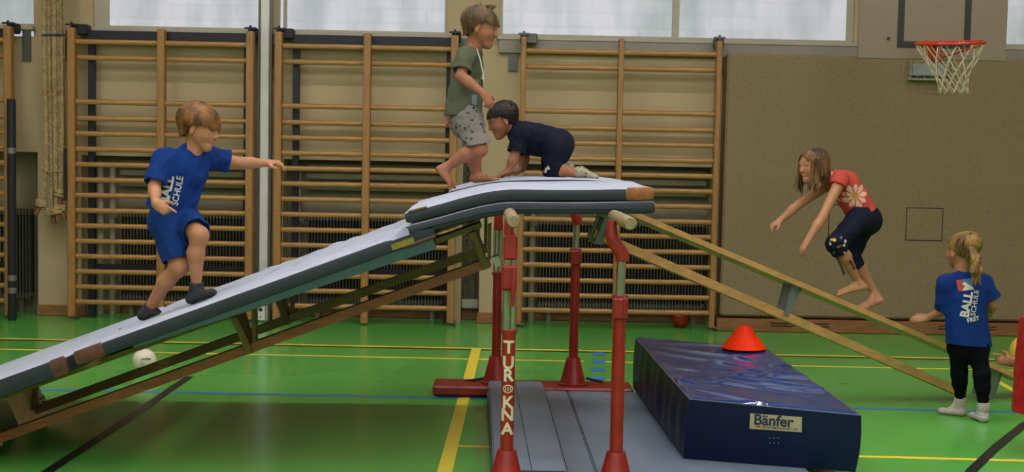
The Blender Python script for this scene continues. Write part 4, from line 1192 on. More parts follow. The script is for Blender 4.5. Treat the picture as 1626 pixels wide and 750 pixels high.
# ---------------------------------------------------------------- boy in blue on the ramp
def boy_ramp():
    pel, chest, neck = J(273, 338, 7.28), J(296, 270, 7.28), J(306, 238, 7.27)
    shR, elR, wrR = J(259, 256, 7.20), J(245, 297, 7.12), J(248, 324, 6.99)
    shL, elL, wrL = J(330, 250, 7.38), J(383, 259, 7.43), J(424, 259, 7.46)
    hpL, knL, anL = J(288, 348, 7.33), J(316, 374, 7.12), J(312, 456, 7.15)
    hpR, knR, anR = J(264, 350, 7.24), J(284, 424, 7.18), J(236, 492, 7.30)
    t = person((pel[0], pel[1], ramp_z(pel[0])), 'boy in blue shirt and shorts climbing the grey ramp with one arm outstretched')
    tf = nz(V(.72, -.66, -.12)); H = Head(J(319, 203, 7.26), V(.93, -.22, -.25), V(.22, 0, 1), .222)
    pts = [pel, chest, shR, wrR, shL, wrL, knL, anL, knR, anR, H.c]
    F = Field(*bounds(pts, .21)); S = 1.0
    torso(F, pel, chest, neck, tf, (shR, shL), (hpL, hpR), S); H.build(F, neck-V(0, 0, .02))
    arm(F, shR, elR, wrR); arm(F, shL, elL, wrL)
    hand(F, wrR, V(.75, -.25, -.45), V(-.2, -.9, .3), V(.3, .1, 1), 1.0, .98, point=True)
    hand(F, wrL, V(1, -.05, .05), V(0, -.25, 1), V(0, -1, -.2), .45, .98)
    leg(F, hpL, knL, anL, S, back=V(-1, 0, 0)); leg(F, hpR, knR, anR, S, back=V(-1, 0, .3))
    up = np.array(RN[:]); ru = np.array(RU[:])
    def sole(x, Y): q = ramp_pt(x, Y, .004); return np.array(q[:])
    hL = sole(anL[0]-.035, anL[1]-.0); tL = hL+nz(ru+V(0, -.25, 0))*.17
    hR = sole(anR[0]-.04, anR[1]); tR = hR+nz(ru+V(0, -.15, 0))*.17
    F.cone(anL, hL+up*.034+ru*.045, .024, .018, .01); F.cone(anR, hR+up*.034+ru*.045, .024, .018, .01)
    finish_body(F, t, H, skinbase)
    for an, he, to, kn in ((anL, hL, tL, knL), (anR, hR, tR, knR)):
        G_ = Field(*bounds([an, he, to], .09)); sock_foot(G_, an, he, to, up, 1.0, an+(kn-an)*.10); G_.plane(an+(kn-an)*.09, kn-an); G_.ripple(.0012, .02, 3)
        link('sock', G_.mesh('sock', dsock, ORG(t)), t)
    # shirt
    ax = nz(chest-pel); hem = pel-ax*.005
    B = Field(*bounds([pel, chest, shR, shL, neck, shL+(elL-shL)*.8, shR+(elR-shR)*.9], .19))
    torso(B, pel-ax*.05, chest, neck, tf, (shR, shL), (), S, .016, .03, .80)
    B.cone(pel+ax*.08, pel-ax*.04, .108, .128, .03, (tf, .85)); B.cone(pel-V(.05, -.02, -.06), pel-V(.07, -.02, .02), .07, .085, .04)
    B.ripple(.005, .075, 11, ax); B.plane(hem, -ax, hollow=.03)
    B.cone(neck+V(.02, -.02, .012), neck+V(.05, -.04, .12), .046, .07, .008, sub=True)
    for sh, el, u in ((shR, elR, .88), (shL, elL, .66)):
        Sv = B.like(); e = sh+(el-sh)*u; Sv.cone(sh-(el-sh)*.1, sh+(el-sh)*1.1, .056, .060, .02); Sv.ripple(.0045, .06, 5, nz(el-sh)); Sv.plane(e, el-sh, hollow=.025); B.merge(Sv, .03)
    sh_o = link('shirt', B.mesh('shirt', royal, ORG(t)), t)
    # shorts
    B = Field(*bounds([pel, hpL, knL, hpR, knR], .16))
    B.cone(pel+ax*.03, pel-ax*.05, .108, .115, .03, (tf, .85))
    for hp, kn, u, r in ((hpL, knL, .86, .078), (hpR, knR, .86, .076)):
        Sv = B.like(); e = hp+(kn-hp)*u; Sv.cone(hp-V(0, 0, -.01), hp+(kn-hp)*1.05, .085, r, .03); Sv.ripple(.004, .07, 8, nz(kn-hp)); Sv.plane(e, kn-hp, hollow=.03); B.merge(Sv, .03)
    link('shorts', B.mesh('shorts', royal2, ORG(t)), t)
    # print
    d = V(.12, 1, -.12); o = J(281, 300, 7.2)
    ux = nz(J(288, 270, 7.2)-J(277, 325, 7.2)); uy = nz(np.cross(V(0, -1, 0), ux))
    v, f = text_mesh('BALL', .066, .0028); decal('lettering', v, f, J(269, 303, 7.2), ux, uy, d, sh_o, prt, sh_o)
    v, f = text_mesh('SCHULE', .043, .0006); decal('lettering', v, f, J(285, 304, 7.2), ux, uy, d, sh_o, prt, sh_o)
    az = [0, .5, 1.15, 1.5, 1.9, 2.4, math.pi]; hv = [.08, .05, .06, .03, -.20, -.30, -.33]
    cap_hair(H, hair_mat('hair_chestnut', '341d0d', '8a5a2a'), t, lambda a: float(np.interp(a, az, hv)), 4, 190, .075, (-.14, .05), .024)
    H.eyes(t)
boy_ramp()

# ---------------------------------------------------------------- boy standing on the mats
shorts_m = None
def pattern_shorts():
    m = M('patterned_shorts', '6f6861', .85, var=.08, scale=10); nt = m.node_tree; b = nt.nodes['Principled BSDF']
    tc = nt.nodes.new('ShaderNodeTexCoord'); mp = nt.nodes.new('ShaderNodeMapping'); mp.inputs['Scale'].default_value = (26, 26, 38)
    n0 = nt.nodes.new('ShaderNodeTexNoise'); n0.inputs['Scale'].default_value = 60
    vo = nt.nodes.new('ShaderNodeTexVoronoi'); vo.inputs['Randomness'].default_value = 1.0; vo.inputs['Scale'].default_value = 1.0
    ad = nt.nodes.new('ShaderNodeMix'); ad.data_type = 'RGBA'; ad.blend_type = 'ADD'; ad.inputs[0].default_value = .55
    nt.links.new(tc.outputs['Object'], mp.inputs[0]); nt.links.new(mp.outputs[0], ad.inputs[6]); nt.links.new(tc.outputs['Object'], n0.inputs['Vector']); nt.links.new(n0.outputs['Color'], ad.inputs[7]); nt.links.new(ad.outputs[2], vo.inputs['Vector'])
    rp = nt.nodes.new('ShaderNodeValToRGB'); rp.color_ramp.interpolation = 'CONSTANT'; rp.color_ramp.elements[0].color = (*lin('2c2a2c'), 1); rp.color_ramp.elements[1].position = .30; rp.color_ramp.elements[1].color = (*lin('6f6861'), 1)
    nt.links.new(vo.outputs['Distance'], rp.inputs[0]); nt.links.new(rp.outputs[0], b.inputs['Base Color']); return m
def boy_standing():
    S = .86
    pel, chest, neck = J(739, 180, 7.75), J(742, 107, 7.75), J(750, 77, 7.75)
    shR, elR, wrR = J(739, 92, 7.63), J(732, 121, 7.58), J(768, 149, 7.55)
    shL, elL, wrL = J(746, 91, 7.87), J(726, 142, 7.93), J(715, 178, 7.92)
    hpR, knR, anR = J(742, 194, 7.69), J(761, 237, 7.63), J(708, 266, 7.68)
    hpL, knL, anL = J(748, 194, 7.81), J(755, 240, 7.83), J(756, 279, 7.83)
    t = person((A(756, 292, 7.83).x, 7.8, A(756, 292, 7.83).z), 'barefoot boy in olive shirt and patterned shorts walking on the mats')
    tf = nz(V(1, -.12, -.05)); H = Head(J(765, 44, 7.74), V(.95, -.18, -.22), V(.2, 0, 1), .212)
    F = Field(*bounds([pel, neck, wrR, wrL, anR, anL, H.c, knR, J(720, 298, 7.7)], .15))
    torso(F, pel, chest, neck, tf, (shR, shL), (hpR, hpL), S); H.build(F, neck-V(0, 0, .02), .036)
    arm(F, shR, elR, wrR, .92); arm(F, shL, elL, wrL, .92)
    hand(F, wrR, V(.55, -.05, -.8), V(.35, -.85, .3), V(.7, -.1, .5), .55, .92); hand(F, wrL, V(-.1, 0, -1), V(-.2, .9, 0), V(1, 0, 0), .4, .92)
    leg(F, hpR, knR, anR, .92, back=V(-.5, 0, .6)); leg(F, hpL, knL, anL, .92, back=V(-1, 0, 0))
    bare_foot(F, anR, J(690, 270, 7.68), J(719, 300, 7.66), V(.7, -.2, .6), .86); 
    zL = J(760, 291.5, 7.83)[2]; hL = anL.copy()-V(.025, 0, 0); hL[2] = zL; bare_foot(F, anL, hL, hL+nz(V(1, -.25, .12))*.155, V(0, 0, 1), .88)
    finish_body(F, t, H, skin2)
    ax = nz(chest-pel)
    B = Field(*bounds([pel, chest, shR, shL, neck, elR], .17))
    torso(B, pel-ax*.02, chest, neck, tf, (shR, shL), (), S, .012, .03, .84)
    B.cone(pel+ax*.12-tf*.012, pel-ax*.03-tf*.020, .094, .108, .03, (tf, .92)); B.ripple(.004, .075, 21, ax); B.plane(pel-ax*.005, V(.12, 0, -1), hollow=.03)
    B.cone(neck+V(.012, -.0, .012), neck+V(.04, 0, .12), .038, .055, .008, sub=True)
    for sh, el, u in ((shR, elR, .72), (shL, elL, .5)):
        Sv = B.like(); e = sh+(el-sh)*u; d = el-sh; Sv.cone(sh-d*.15, sh+d*1.2, .052, .056, .02); Sv.ripple(.003, .06, 6); Sv.plane(e, d, hollow=.025); B.merge(Sv, .025)
    so = link('shirt', B.mesh('shirt', olive, ORG(t)), t)
    B = Field(*bounds([pel, knR, knL], .15)); B.cone(pel+ax*.03, pel-ax*.05, .09, .096, .03, (tf, .9))
    for hp, kn, u in ((hpR, knR, .84), (hpL, knL, .82)):
        Sv = B.like(); e = hp+(kn-hp)*u; Sv.cone(hp+V(0, 0, .02), hp+(kn-hp)*1.1, .072, .070, .03); Sv.ripple(.003, .06, 9); Sv.plane(e, V(.2, 0, -1), hollow=.03); B.merge(Sv, .03)
    link('shorts', B.mesh('shorts', pattern_shorts(), ORG(t)), t)
    # things printed on and hanging from the shirt
    MB().tube([J(757, 78, 7.70), J(763, 96, 7.66), J(767, 118, 7.66), J(768, 130, 7.665)], .0035, 6).build('cord', prt, so, True)
    d = V(-.35, 1, 0)
    pa = lambda x0, y0, x1, y1, m, nm: decal(nm, [(0, 0), (1, 0), (1, 1), (0, 1)], [(0, 1, 2, 3)], J(x0, y1, 7.6), J(x1, y1, 7.6)-J(x0, y1, 7.6), J(x0, y0, 7.6)-J(x0, y1, 7.6), d, so, m, so, maxe=.3)
    pa(756, 125, 768, 133, M('print_ochre', '7d6a2b', .8), 'print'); pa(755, 150, 764, 166, M('print_bluegrey', '66747a', .7), 'print')
    az = [0, .5, 1.15, 1.5, 1.9, 2.4, math.pi]; hv = [.13, .10, .10, .03, -.22, -.30, -.32]
    def tuft(F, h, rs):
        for i in range(14):
            a = rs.uniform(-.25, .2); l = rs.uniform(-.12, .12); p = h.p(a, l, .50); F.cone(p, h.p(a+rs.uniform(-.12, .12), l+rs.uniform(-.1, .1), .50+rs.uniform(.06, .17)), .009*h.H*2, .004, .004)
    cap_hair(H, hair_mat('hair_dark_blond', '2e2014', '654a28'), t, lambda a: float(np.interp(a, az, hv)), 9, 170, .05, (-.10, 0), .022, extra=tuft, flick=.04)
    H.eyes(t)
boy_standing()

# ---------------------------------------------------------------- boy crawling
def boy_crawling():
    S = .84
    pel, chest, neck = J(878, 226, 8.2), J(834, 216, 8.2), J(816, 205, 8.2)
    shN, elN, wrN = J(826, 216, 8.09), J(817, 249, 8.06), J(807, 272, 8.05)
    shF, elF, wrF = J(830, 214, 8.31), J(833, 250, 8.33), J(829, 269, 8.33)
    hpN, knN, anN = J(882, 233, 8.13), J(879, 272, 8.09), J(912, 275, 8.09)
    hpF, knF, anF = J(882, 231, 8.27), J(873, 270, 8.31), J(899, 268, 8.33)
    zm = J(880, 283.0, 8.1)[2]
    t = person((.35, 8.2, zm), 'boy in navy shirt and shorts crawling on the mats on hands and knees')
    tf = nz(V(-.25, 0, -1)); H = Head(J(797, 191, 8.19), V(-.90, -.15, -.40), V(-.35, 0, 1), .198)
    F = Field(*bounds([pel, chest, wrN, wrF, knN, anN, anF, H.c, J(950, 284, 8.09), J(798, 280, 8.05)], .14))
    torso(F, pel, chest, neck, tf, (shN, shF), (hpN, hpF), S); H.build(F, neck, .035)
    arm(F, shN, elN, wrN, .92); arm(F, shF, elF, wrF, .92)
    hand(F, wrN+V(0, 0, .0), V(-.8, -.1, -.42), V(-.3, 0, 1), V(0, 1, 0), .12, .9); hand(F, wrF, V(-.9, 0, -.3), V(-.2, 0, 1), V(0, -1, 0), .15, .9)
    leg(F, hpN, knN, anN, .9, back=V(0, 0, 1)); leg(F, hpF, knF, anF, .9, back=V(0, 0, 1))
    F.cone(anN, J(930, 275, 8.09), .026, .02, .01); F.cone(anF, J(908, 266, 8.34), .026, .02, .01)
    finish_body(F, t, H, skin2)
    sk = M('spotted_sock', '8f8770', .9); nt = sk.node_tree; b = nt.nodes['Principled BSDF']; tc = nt.nodes.new('ShaderNodeTexCoord'); vo = nt.nodes.new('ShaderNodeTexVoronoi'); vo.inputs['Scale'].default_value = 45
    rp = nt.nodes.new('ShaderNodeValToRGB'); rp.color_ramp.interpolation = 'CONSTANT'; rp.color_ramp.elements[0].color = (*lin('2a2622'), 1); rp.color_ramp.elements[1].position = .27; rp.color_ramp.elements[1].color = (*lin('968d75'), 1)
    nt.links.new(tc.outputs['Object'], vo.inputs['Vector']); nt.links.new(vo.outputs['Distance'], rp.inputs[0]); nt.links.new(rp.outputs[0], b.inputs['Base Color'])
    for an, he, to, up in ((anN+V(.01, 0, 0), J(921, 263, 8.09), J(953, 281, 8.09), V(-.35, 0, -1)), (anF, J(903, 256, 8.34), J(917, 272, 8.34), V(-.6, 0, -1))):
        G_ = Field(*bounds([an, he, to], .09)); sock_foot(G_, an+V(.012, 0, .003), he, to, up, .86, None); G_.ripple(.001, .02, 3); link('sock', G_.mesh('sock', sk, ORG(t)), t)
    ax = nz(chest-pel)
    B = Field(*bounds([pel, chest, shN, shF, neck, elN, elF], .15)); torso(B, pel+ax*.02, chest, neck, tf, (shN, shF), (), S, .012, .03, .85)
    B.cone(pel+ax*.1, pel-ax*.03, .088, .104, .03, (tf, .9)); B.cone(chest-V(0, 0, .05), pel+V(-.05, 0, -.03), .06, .06, .04); B.ripple(.004, .07, 31); B.plane(pel+ax*.0, -ax, hollow=.03)
    B.cone(neck-V(.014, 0, -.004), neck+V(-.10, 0, .06), .036, .055, .008, sub=True)
    for sh, el, u in ((shN, elN, .80), (shF, elF, .85)):
        Sv = B.like(); e = sh+(el-sh)*u; d = el-sh; Sv.cone(sh-d*.15, sh+d*1.2, .052, .055, .02); Sv.ripple(.003, .05, 7); Sv.plane(e, d, hollow=.025); B.merge(Sv, .03)
    link('shirt', B.mesh('shirt', navy_c, ORG(t)), t)
    B = Field(*bounds([pel, knN, knF], .15)); B.cone(pel+ax*.03, pel-ax*.035, .088, .094, .03, (tf, .95)); B.cone(pel-ax*.02-V(0, 0, .02), hpN-V(-.01, 0, .02), .085, .085, .04)
    for hp, kn in ((hpN, knN), (hpF, knF)):
        Sv = B.like(); Sv.cone(hp, kn+V(.002, 0, .002), .084, .054, .03); Sv.ripple(.003, .06, 9); B.merge(Sv, .03)
    B.plane(V(0, 0, zm+.004), V(0, 0, -1)); B.plane(knN+V(.052, 0, 0), V(.55, 0, -1) if False else V(0, 0, -1)) if False else None
    so = link('shorts', B.mesh('shorts', navy_c, ORG(t)), t)
    v = [(0, 0), (.3, .1), (.45, .55), (.9, .5), (.95, .62), (.6, .72), (.75, 1.0), (.55, 1.05), (.42, .8), (.05, .75), (.05, .62), (.32, .58), (.15, .2), (-.2, -.05)]
    o = J(866, 276, 8.0); decal('emblem', v, [tuple(range(len(v)))], o, (J(874, 276, 8.0)-o), (J(866, 264, 8.0)-o), V(0, 1, 0), so, prt, so)
    az = [0, .5, 1.05, 1.4, 1.8, 2.4, math.pi]; hv = [.20, .17, .12, .03, -.20, -.26, -.28]
    cap_hair(H, hair_mat('hair_dark_brown', '0f0a07', '2b1d13'), t, lambda a: float(np.interp(a, az, hv)), 14, 130, .035, (-.10, 0), .026, flick=.008)
    H.eyes(t)
boy_crawling()

# ---------------------------------------------------------------- girl running up the bench
def girl_bench():
    S = .92
    pel, chest, neck = J(1371, 342, 8.74), J(1342, 294, 8.74), J(1318, 281, 8.73)
    shN, elN, wrN = J(1333, 290, 8.60), J(1306, 345, 8.50), J(1282, 383, 8.45)
    shF, elF, wrF = J(1316, 293, 8.87), J(1268, 325, 8.84), J(1238, 351, 8.80)
    hpN, knN, anN = J(1364, 350, 8.66), J(1326, 387, 8.50), J(1362, 448, 8.60)
    hpF, knF, anF = J(1372, 350, 8.82), J(1350, 408, 8.78), J(1389, 466, 8.78)
    t = person((A(1365, 492, 8.74).x, 8.74, A(1365, 492, 8.74).z), 'barefoot girl in salmon top with flower print running up the sloping bench')
    tf = nz(V(-.62, -.25, -.72)); H = Head(J(1291, 263, 8.72), V(-.90, -.42, -.12), V(-.12, 0, 1), .212)
    F = Field(*bounds([pel, wrN, wrF, anN, anF, H.c, J(1362, 490, 8.7), J(1225, 362, 8.8)], .13))
    torso(F, pel, chest, neck, tf, (shN, shF), (hpN, hpF), S); H.build(F, neck, .035)
    arm(F, shN, elN, wrN, .92); arm(F, shF, elF, wrF, .92)
    hand(F, wrN, V(-.5, -.15, -.8), V(-.75, -.4, .45), V(.1, 1, 0), .35, .92); hand(F, wrF, V(-.8, -.1, -.55), V(-.5, -.3, .8), V(0, -1, -.2), .45, .92)
    leg(F, hpN, knN, anN, .92, back=V(1, 0, .3)); leg(F, hpF, knF, anF, .92, back=V(1, 0, .3))
    bare_foot(F, anN, J(1376, 460, 8.61), J(1327, 468, 8.56), V(.15, -.35, 1), .92); bare_foot(F, anF, J(1401, 480, 8.78), J(1362, 492, 8.72), V(.45, -.3, .9), .92)
    finish_body(F, t, H, skinbase)
    ax = nz(chest-pel)
    B = Field(*bounds([pel, chest, shN, shF, neck], .17)); torso(B, pel, chest, neck, tf, (shN, shF), (), S, .009, .03, .84)
    B.cone(pel+ax*.1, pel-ax*.02, .092, .104, .03, (tf, .9)); B.ripple(.004, .07, 41, ax); B.plane(pel+ax*.005, -ax, hollow=.03)
    B.cone(neck+V(-.012, 0, .005), neck+V(-.10, 0, .07), .046, .06, .008, sub=True)
    for sh, el in ((shN, elN), (shF, elF)):
        Sv = B.like(); d = el-sh; Sv.cone(sh-d*.12, sh+d*.5, .050, .058, .02); Sv.plane(sh+d*.08, d+V(.0, 0, -.10), hollow=.02); B.merge(Sv, .02)
    so = link('top', B.mesh('top', salmon, ORG(t)), t)
    B = Field(*bounds([pel, knN, knF, knF+(anF-knF)*.5], .15)); B.cone(pel+ax*.03, pel-ax*.04, .094, .096, .03, (tf, .95)); B.cone(pel, hpN, .082, .078, .03); B.cone(pel-ax*.03+V(.015, 0, 0), hpF+V(.02, 0, -.02), .08, .08, .03)
    for hp, kn, an, u in ((hpN, knN, anN, .22), (hpF, knF, anF, .30)):
        Sv = B.like(); d = an-kn; Sv.cone(hp, kn, .080, .056, .03); Sv.cone(kn, kn+d*.6, .055, .052, .02); Sv.ripple(.003, .06, 9); Sv.plane(kn+d*u, d, hollow=.03); B.merge(Sv, .025)
    po = link('capri_trousers', B.mesh('capri_trousers', navy_c, ORG(t)), t)
    # flower print on the top, small blossoms on the cuff
    pet = M('flower_petal', 'd09a86', .75); cen = M('flower_centre', 'b07a2a', .75)
    d = V(-.1, 1, .12); o = J(1362, 313, 8.6); k = 8.65/2200
    for i in range(9):
        a = 2*math.pi*i/9+.2; r = 22*(1 if i % 2 else .88); vv = [(0, 0)]; 
        for aa, rr in ((-.26, .5), (-.30, .75), (-.12, .98), (.0, 1.03), (.12, .98), (.30, .75), (.26, .5)): vv.append((math.cos(a+aa)*rr*r*k, math.sin(a+aa)*rr*r*k*.95))
        decal('petal', vv, [tuple(range(8))], o, V(1, 0, 0), V(0, 0, 1), d, so, pet, so, lift=.0025+.0006*(i % 3))
    decal('blossom_centre', [(math.cos(j*.7)*6*k, math.sin(j*.7)*6*k) for j in range(9)], [tuple(range(9))], o, V(1, 0, 0), V(0, 0, 1), d, so, cen, so, lift=.006)
    bl = [M('blossom_yellow', 'c08a1e', .7), M('blossom_white', 'b9b3a6', .7), M('blossom_pink', '8e4a52', .7), M('blossom_blue', '45607a', .7)]
    rs = np.random.RandomState(5)
    for i in range(16):
        o = J(rs.uniform(1309, 1344), rs.uniform(377, 403), 8.45); r = rs.uniform(1.4, 3.4)*k
        decal('blossom', [(math.cos(j*1.05)*r, math.sin(j*1.05)*r) for j in range(6)], [tuple(range(6))], o, V(1, 0, 0), V(0, 0, 1), V(0, 1, 0), po, bl[i % 4], po, maxe=.1)
    for a, b in (((1326, 404), (1341, 436)), ((1350, 414), (1357, 428))):
        MB().tube([J(*a, 8.5), J((a[0]+b[0])/2+1, (a[1]+b[1])/2, 8.49), J(*b, 8.49)], [.008, .006, .009], 6).build('ribbon', M('ribbon_dark', '2a1c1c', .8), po, True)
    az = [0, .35, .8, 1.2, 1.6, 2.0, math.pi]; hv = [.36, .26, .05, -.15, -.30, -.38, -.42]
    def long_locks(F, h, rs):
        dn = V(0, 0, -1)
        for i in range(110):
            q = 1 if i % 2 else -1; a = rs.uniform(.75, 2.9)*q
            st = h.p(-.06+math.cos(a)*.46, math.sin(a)*.41, rs.uniform(-.05, .22)); L = rs.uniform(.55, .92)*h.H*(1.05 if abs(a) < 1.5 else .85)
            p = st; r = .025*h.H
            dr = nz(dn+h.F*rs.uniform(-.10, .16)*(1.0 if abs(a) < 1.6 else .4)+h.L*q*rs.uniform(-.05, .10))
            for k in range(4):
                e = p+dr*L/4; r2 = r*(.92 if k < 3 else .4); F.cone(p, e, r, r2, .003); p, r = e, r2; dr = nz(dr+h.L*rs.uniform(-.12, .12)+h.F*rs.uniform(-.10, .10))
    Hh = H
    cap_hair(Hh, hair_mat('hair_brown_long', '2e1d10', '76542f'), t, lambda a: float(np.interp(a, az, hv)), 19, 150, .04, (-.02, .0), .023, extra=long_locks)
    H.eyes(t)
girl_bench()

# ---------------------------------------------------------------- girl seen from behind
def logo(target, parent, o, ux, uy, d):
    rdm, bld, whm = M('logo_red', 'a8392b', .7), M('logo_blue', '4a6d94', .7), prt
    decal('logo_red', [(0, 0), (.55, 0), (.40, .35), (.30, .6), (.42, 1), (0, 1)], [(0, 1, 2, 3, 4, 5)], o, ux, uy, d, target, rdm, parent, .003)
    decal('logo_blue', [(.42, 1), (.38, .78), (.75, .45), (1, .12), (1, 1)], [(0, 1, 2, 3, 4)], o, ux, uy, d, target, bld, parent, .003)
    decal('logo_figure', [(.20, .08), (.96, .02), (1.0, .14), (.72, .52), (.46, .80), (.30, .62), (.44, .40), (.34, .26)], [tuple(range(8))], o, ux, uy, d, target, whm, parent, .0045)
def girl_back():
    S = .92
    pel, chest, neck = J(1537, 540, 8.38), J(1531, 468, 8.38), J(1527, 436, 8.38)
    shL, elL, wrL = J(1503, 455, 8.37), J(1503, 491, 8.42), J(1472, 505, 8.50)
    shR, elR, wrR = J(1562, 453, 8.41), J(1575, 484, 8.42), J(1572, 500, 8.60)
    hpL, knL, anL = J(1523, 552, 8.40), J(1523, 592, 8.42), J(1525, 636, 8.47)
    hpR, knR, anR = J(1552, 552, 8.37), J(1559, 597, 8.31), J(1562, 646, 8.30)
    t = person((2.95, 8.4, 0), 'girl with blond ponytail in blue lettered shirt seen from behind')
    tf = nz(V(-.12, 1, 0)); H = Head(J(1526, 398, 8.40), V(-.45, .88, -.06), V(.0, 0, 1), .212)
    F = Field(*bounds([pel, wrL, wrR, anL, anR, H.c, V(2.9, 8.4, .03)], .15))
    torso(F, pel, chest, neck, tf, (shL, shR), (hpL, hpR), S); H.build(F, neck-V(0, 0, .02), .036)
    arm(F, shL, elL, wrL, .92); arm(F, shR, elR, wrR, .92)
    hand(F, wrL, V(-.95, .1, -.15), V(-.1, -.75, .6), V(0, -.3, .9), .30, .92); hand(F, wrR, V(0, 1, -.2), V(0, 0, 1), V(-1, 0, 0), .4, .92)
    leg(F, hpL, knL, anL, .9); leg(F, hpR, knR, anR, .9)
    hL, tL = V(anL[0]+.03, anL[1]-.01, .004), V(anL[0]-.115, anL[1]+.07, .004); hR, tR = V(anR[0]+.004, anR[1]-.03, .004), V(anR[0]-.03, anR[1]+.13, .004)
    F.cone(anL, hL+(tL-hL)*.32+V(0, 0, .032), .024, .018, .01); F.cone(anR, hR+(tR-hR)*.32+V(0, 0, .032), .024, .018, .01)
    finish_body(F, t, H, skinbase)
    sk = M('striped_sock', 'b3a79c', .9); nt = sk.node_tree; b = nt.nodes['Principled BSDF']; tc = nt.nodes.new('ShaderNodeTexCoord'); wv = nt.nodes.new('ShaderNodeTexWave'); wv.bands_direction = 'Z'; wv.inputs['Scale'].default_value = 28; wv.inputs['Distortion'].default_value = .6
    rp = nt.nodes.new('ShaderNodeValToRGB'); rp.color_ramp.elements[0].color = (*lin('95736c'), 1); rp.color_ramp.elements[1].color = (*lin('bdb5ab'), 1); rp.color_ramp.elements[1].position = .5
    nt.links.new(tc.outputs['Object'], wv.inputs['Vector']); nt.links.new(wv.outputs['Fac'], rp.inputs[0]); nt.links.new(rp.outputs[0], b.inputs['Base Color'])
    for an, he, to, kn in ((anL, hL, tL, knL), (anR, hR, tR, knR)):
        G_ = Field(*bounds([an, he, to], .1)); sock_foot(G_, an, he, to, V(0, 0, 1), .92, an+(kn-an)*.14, .0065); G_.plane(an+(kn-an)*.13, kn-an); G_.ripple(.001, .02, 3); link('sock', G_.mesh('sock', sk, ORG(t)), t)
    ax = nz(chest-pel)
    B = Field(*bounds([pel, chest, shL, shR, neck, elL, elR], .16)); torso(B, pel-ax*.04, chest, neck, tf, (shL, shR), (), S, .016, .03, .80)
    B.cone(chest-ax*.02, pel-ax*.06, .118, .142, .03, (tf, .72)); B.ripple(.005, .085, 52, ax); B.plane(pel-ax*.03, V(-.06, 0, -1), hollow=.03)
    B.cone(neck+V(0, .01, .012), neck+V(0, .02, .12), .042, .06, .008, sub=True)
    for sh, el, u in ((shL, elL, .95), (shR, elR, .72)):
        Sv = B.like(); e = sh+(el-sh)*u; d = el-sh; Sv.cone(sh-d*.15, sh+d*1.2+nz(V(-1 if sh[0] < 2.9 else 1, 0, 0))*.012, .056, .064, .02); Sv.ripple(.004, .06, 6); Sv.plane(e, d, hollow=.025); B.merge(Sv, .03)
    so = link('shirt', B.mesh('shirt', royal, ORG(t)), t)
    B = Field(*bounds([pel, anL, anR], .14)); B.cone(pel+ax*.05, pel-ax*.05, .100, .100, .03, (tf, .85))
    for hp in (hpL, hpR): B.cone(pel, hp, .080, .074, .03)
    for hp, kn, an in ((hpL, knL, anL), (hpR, knR, anR)):
        Sv = B.like(); leg(Sv, hp, kn, an, .9, .005); Sv.ripple(.002, .05, 9); Sv.plane(an+(kn-an)*.1, an-kn); B.merge(Sv, .02)
    link('leggings', B.mesh('leggings', blackc, ORG(t)), t)
    d = V(0, 1, 0); Yp = 8.22
    o = J(1541, 506, Yp); ux = nz(J(1546, 462, Yp)-J(1538, 508, Yp)); uy = nz(J(1530, 484, Yp)-J(1542, 486, Yp))
    pc = lambda x, y: J(x, y, Yp)
    v, f = text_mesh('BALL', .070, .0030); decal('lettering', v, f, pc(1541, 486), ux, uy, d, so, prt, so)
    v, f = text_mesh('SCHULE', .044, .0006); decal('lettering', v, f, pc(1554, 483.5), ux, uy, d, so, prt, so)
    u2 = nz(pc(1561, 507)-pc(1541, 512)); v, f = text_mesh('FREY', .036, .0012); decal('lettering', v, f, pc(1551, 509.5), u2, nz(np.cross(V(0, -1, 0), u2)), d, so, prt, so)
    logo(so, so, pc(1530, 465.5), pc(1553, 462)-pc(1530, 465.5), pc(1527, 448)-pc(1530, 465.5), d)
    az = [0, .5, 1.05, 1.4, 1.8, 2.4, math.pi]; hv = [.36, .30, .16, .02, -.14, -.22, -.24]
    hm = hair_mat('hair_blond', '5c4024', '9c7743')
    def none(F, h, rs): pass
    cap_hair(H, hm, t, lambda a: float(np.interp(a, az, hv)), 23, 120, .035, (-.30, 0), .026, flick=.006)
    P = Field(*bounds([J(1540, 392, 8.27), J(1548, 450, 8.22)], .09), vox=.0036); rs = np.random.RandomState(2)
    for i in range(34):
        st = J(1541+rs.uniform(-3, 3), 391+rs.uniform(-3, 3), 8.285); m1 = J(1549+rs.uniform(-6, 7), 412+rs.uniform(-4, 4), 8.25+rs.uniform(-.03, .03)); m2 = J(1550+rs.uniform(-9, 9), 432+rs.uniform(-5, 3), 8.24+rs.uniform(-.03, .03)); en = J(1551+rs.uniform(-9, 7), 449+rs.uniform(-12, 6), 8.235+rs.uniform(-.02, .02))
        P.cone(st, m1, .008, .010, .003); P.cone(m1, m2, .010, .008, .003); P.cone(m2, en, .008, .003, .003)
    link('ponytail', P.mesh('ponytail', hm, ORG(t)), t)
    MB().tube([Vector(J(1540, 390, 8.285))+Vector((math.cos(a)*.016, -.004*math.sin(a), math.sin(a)*.02)) for a in np.linspace(0, 6.283, 13)], .005, 6, cap=False).build('hair_tie', M('hair_tie', '6b4a33', .8), t, True)
    H.eyes(t)
girl_back()

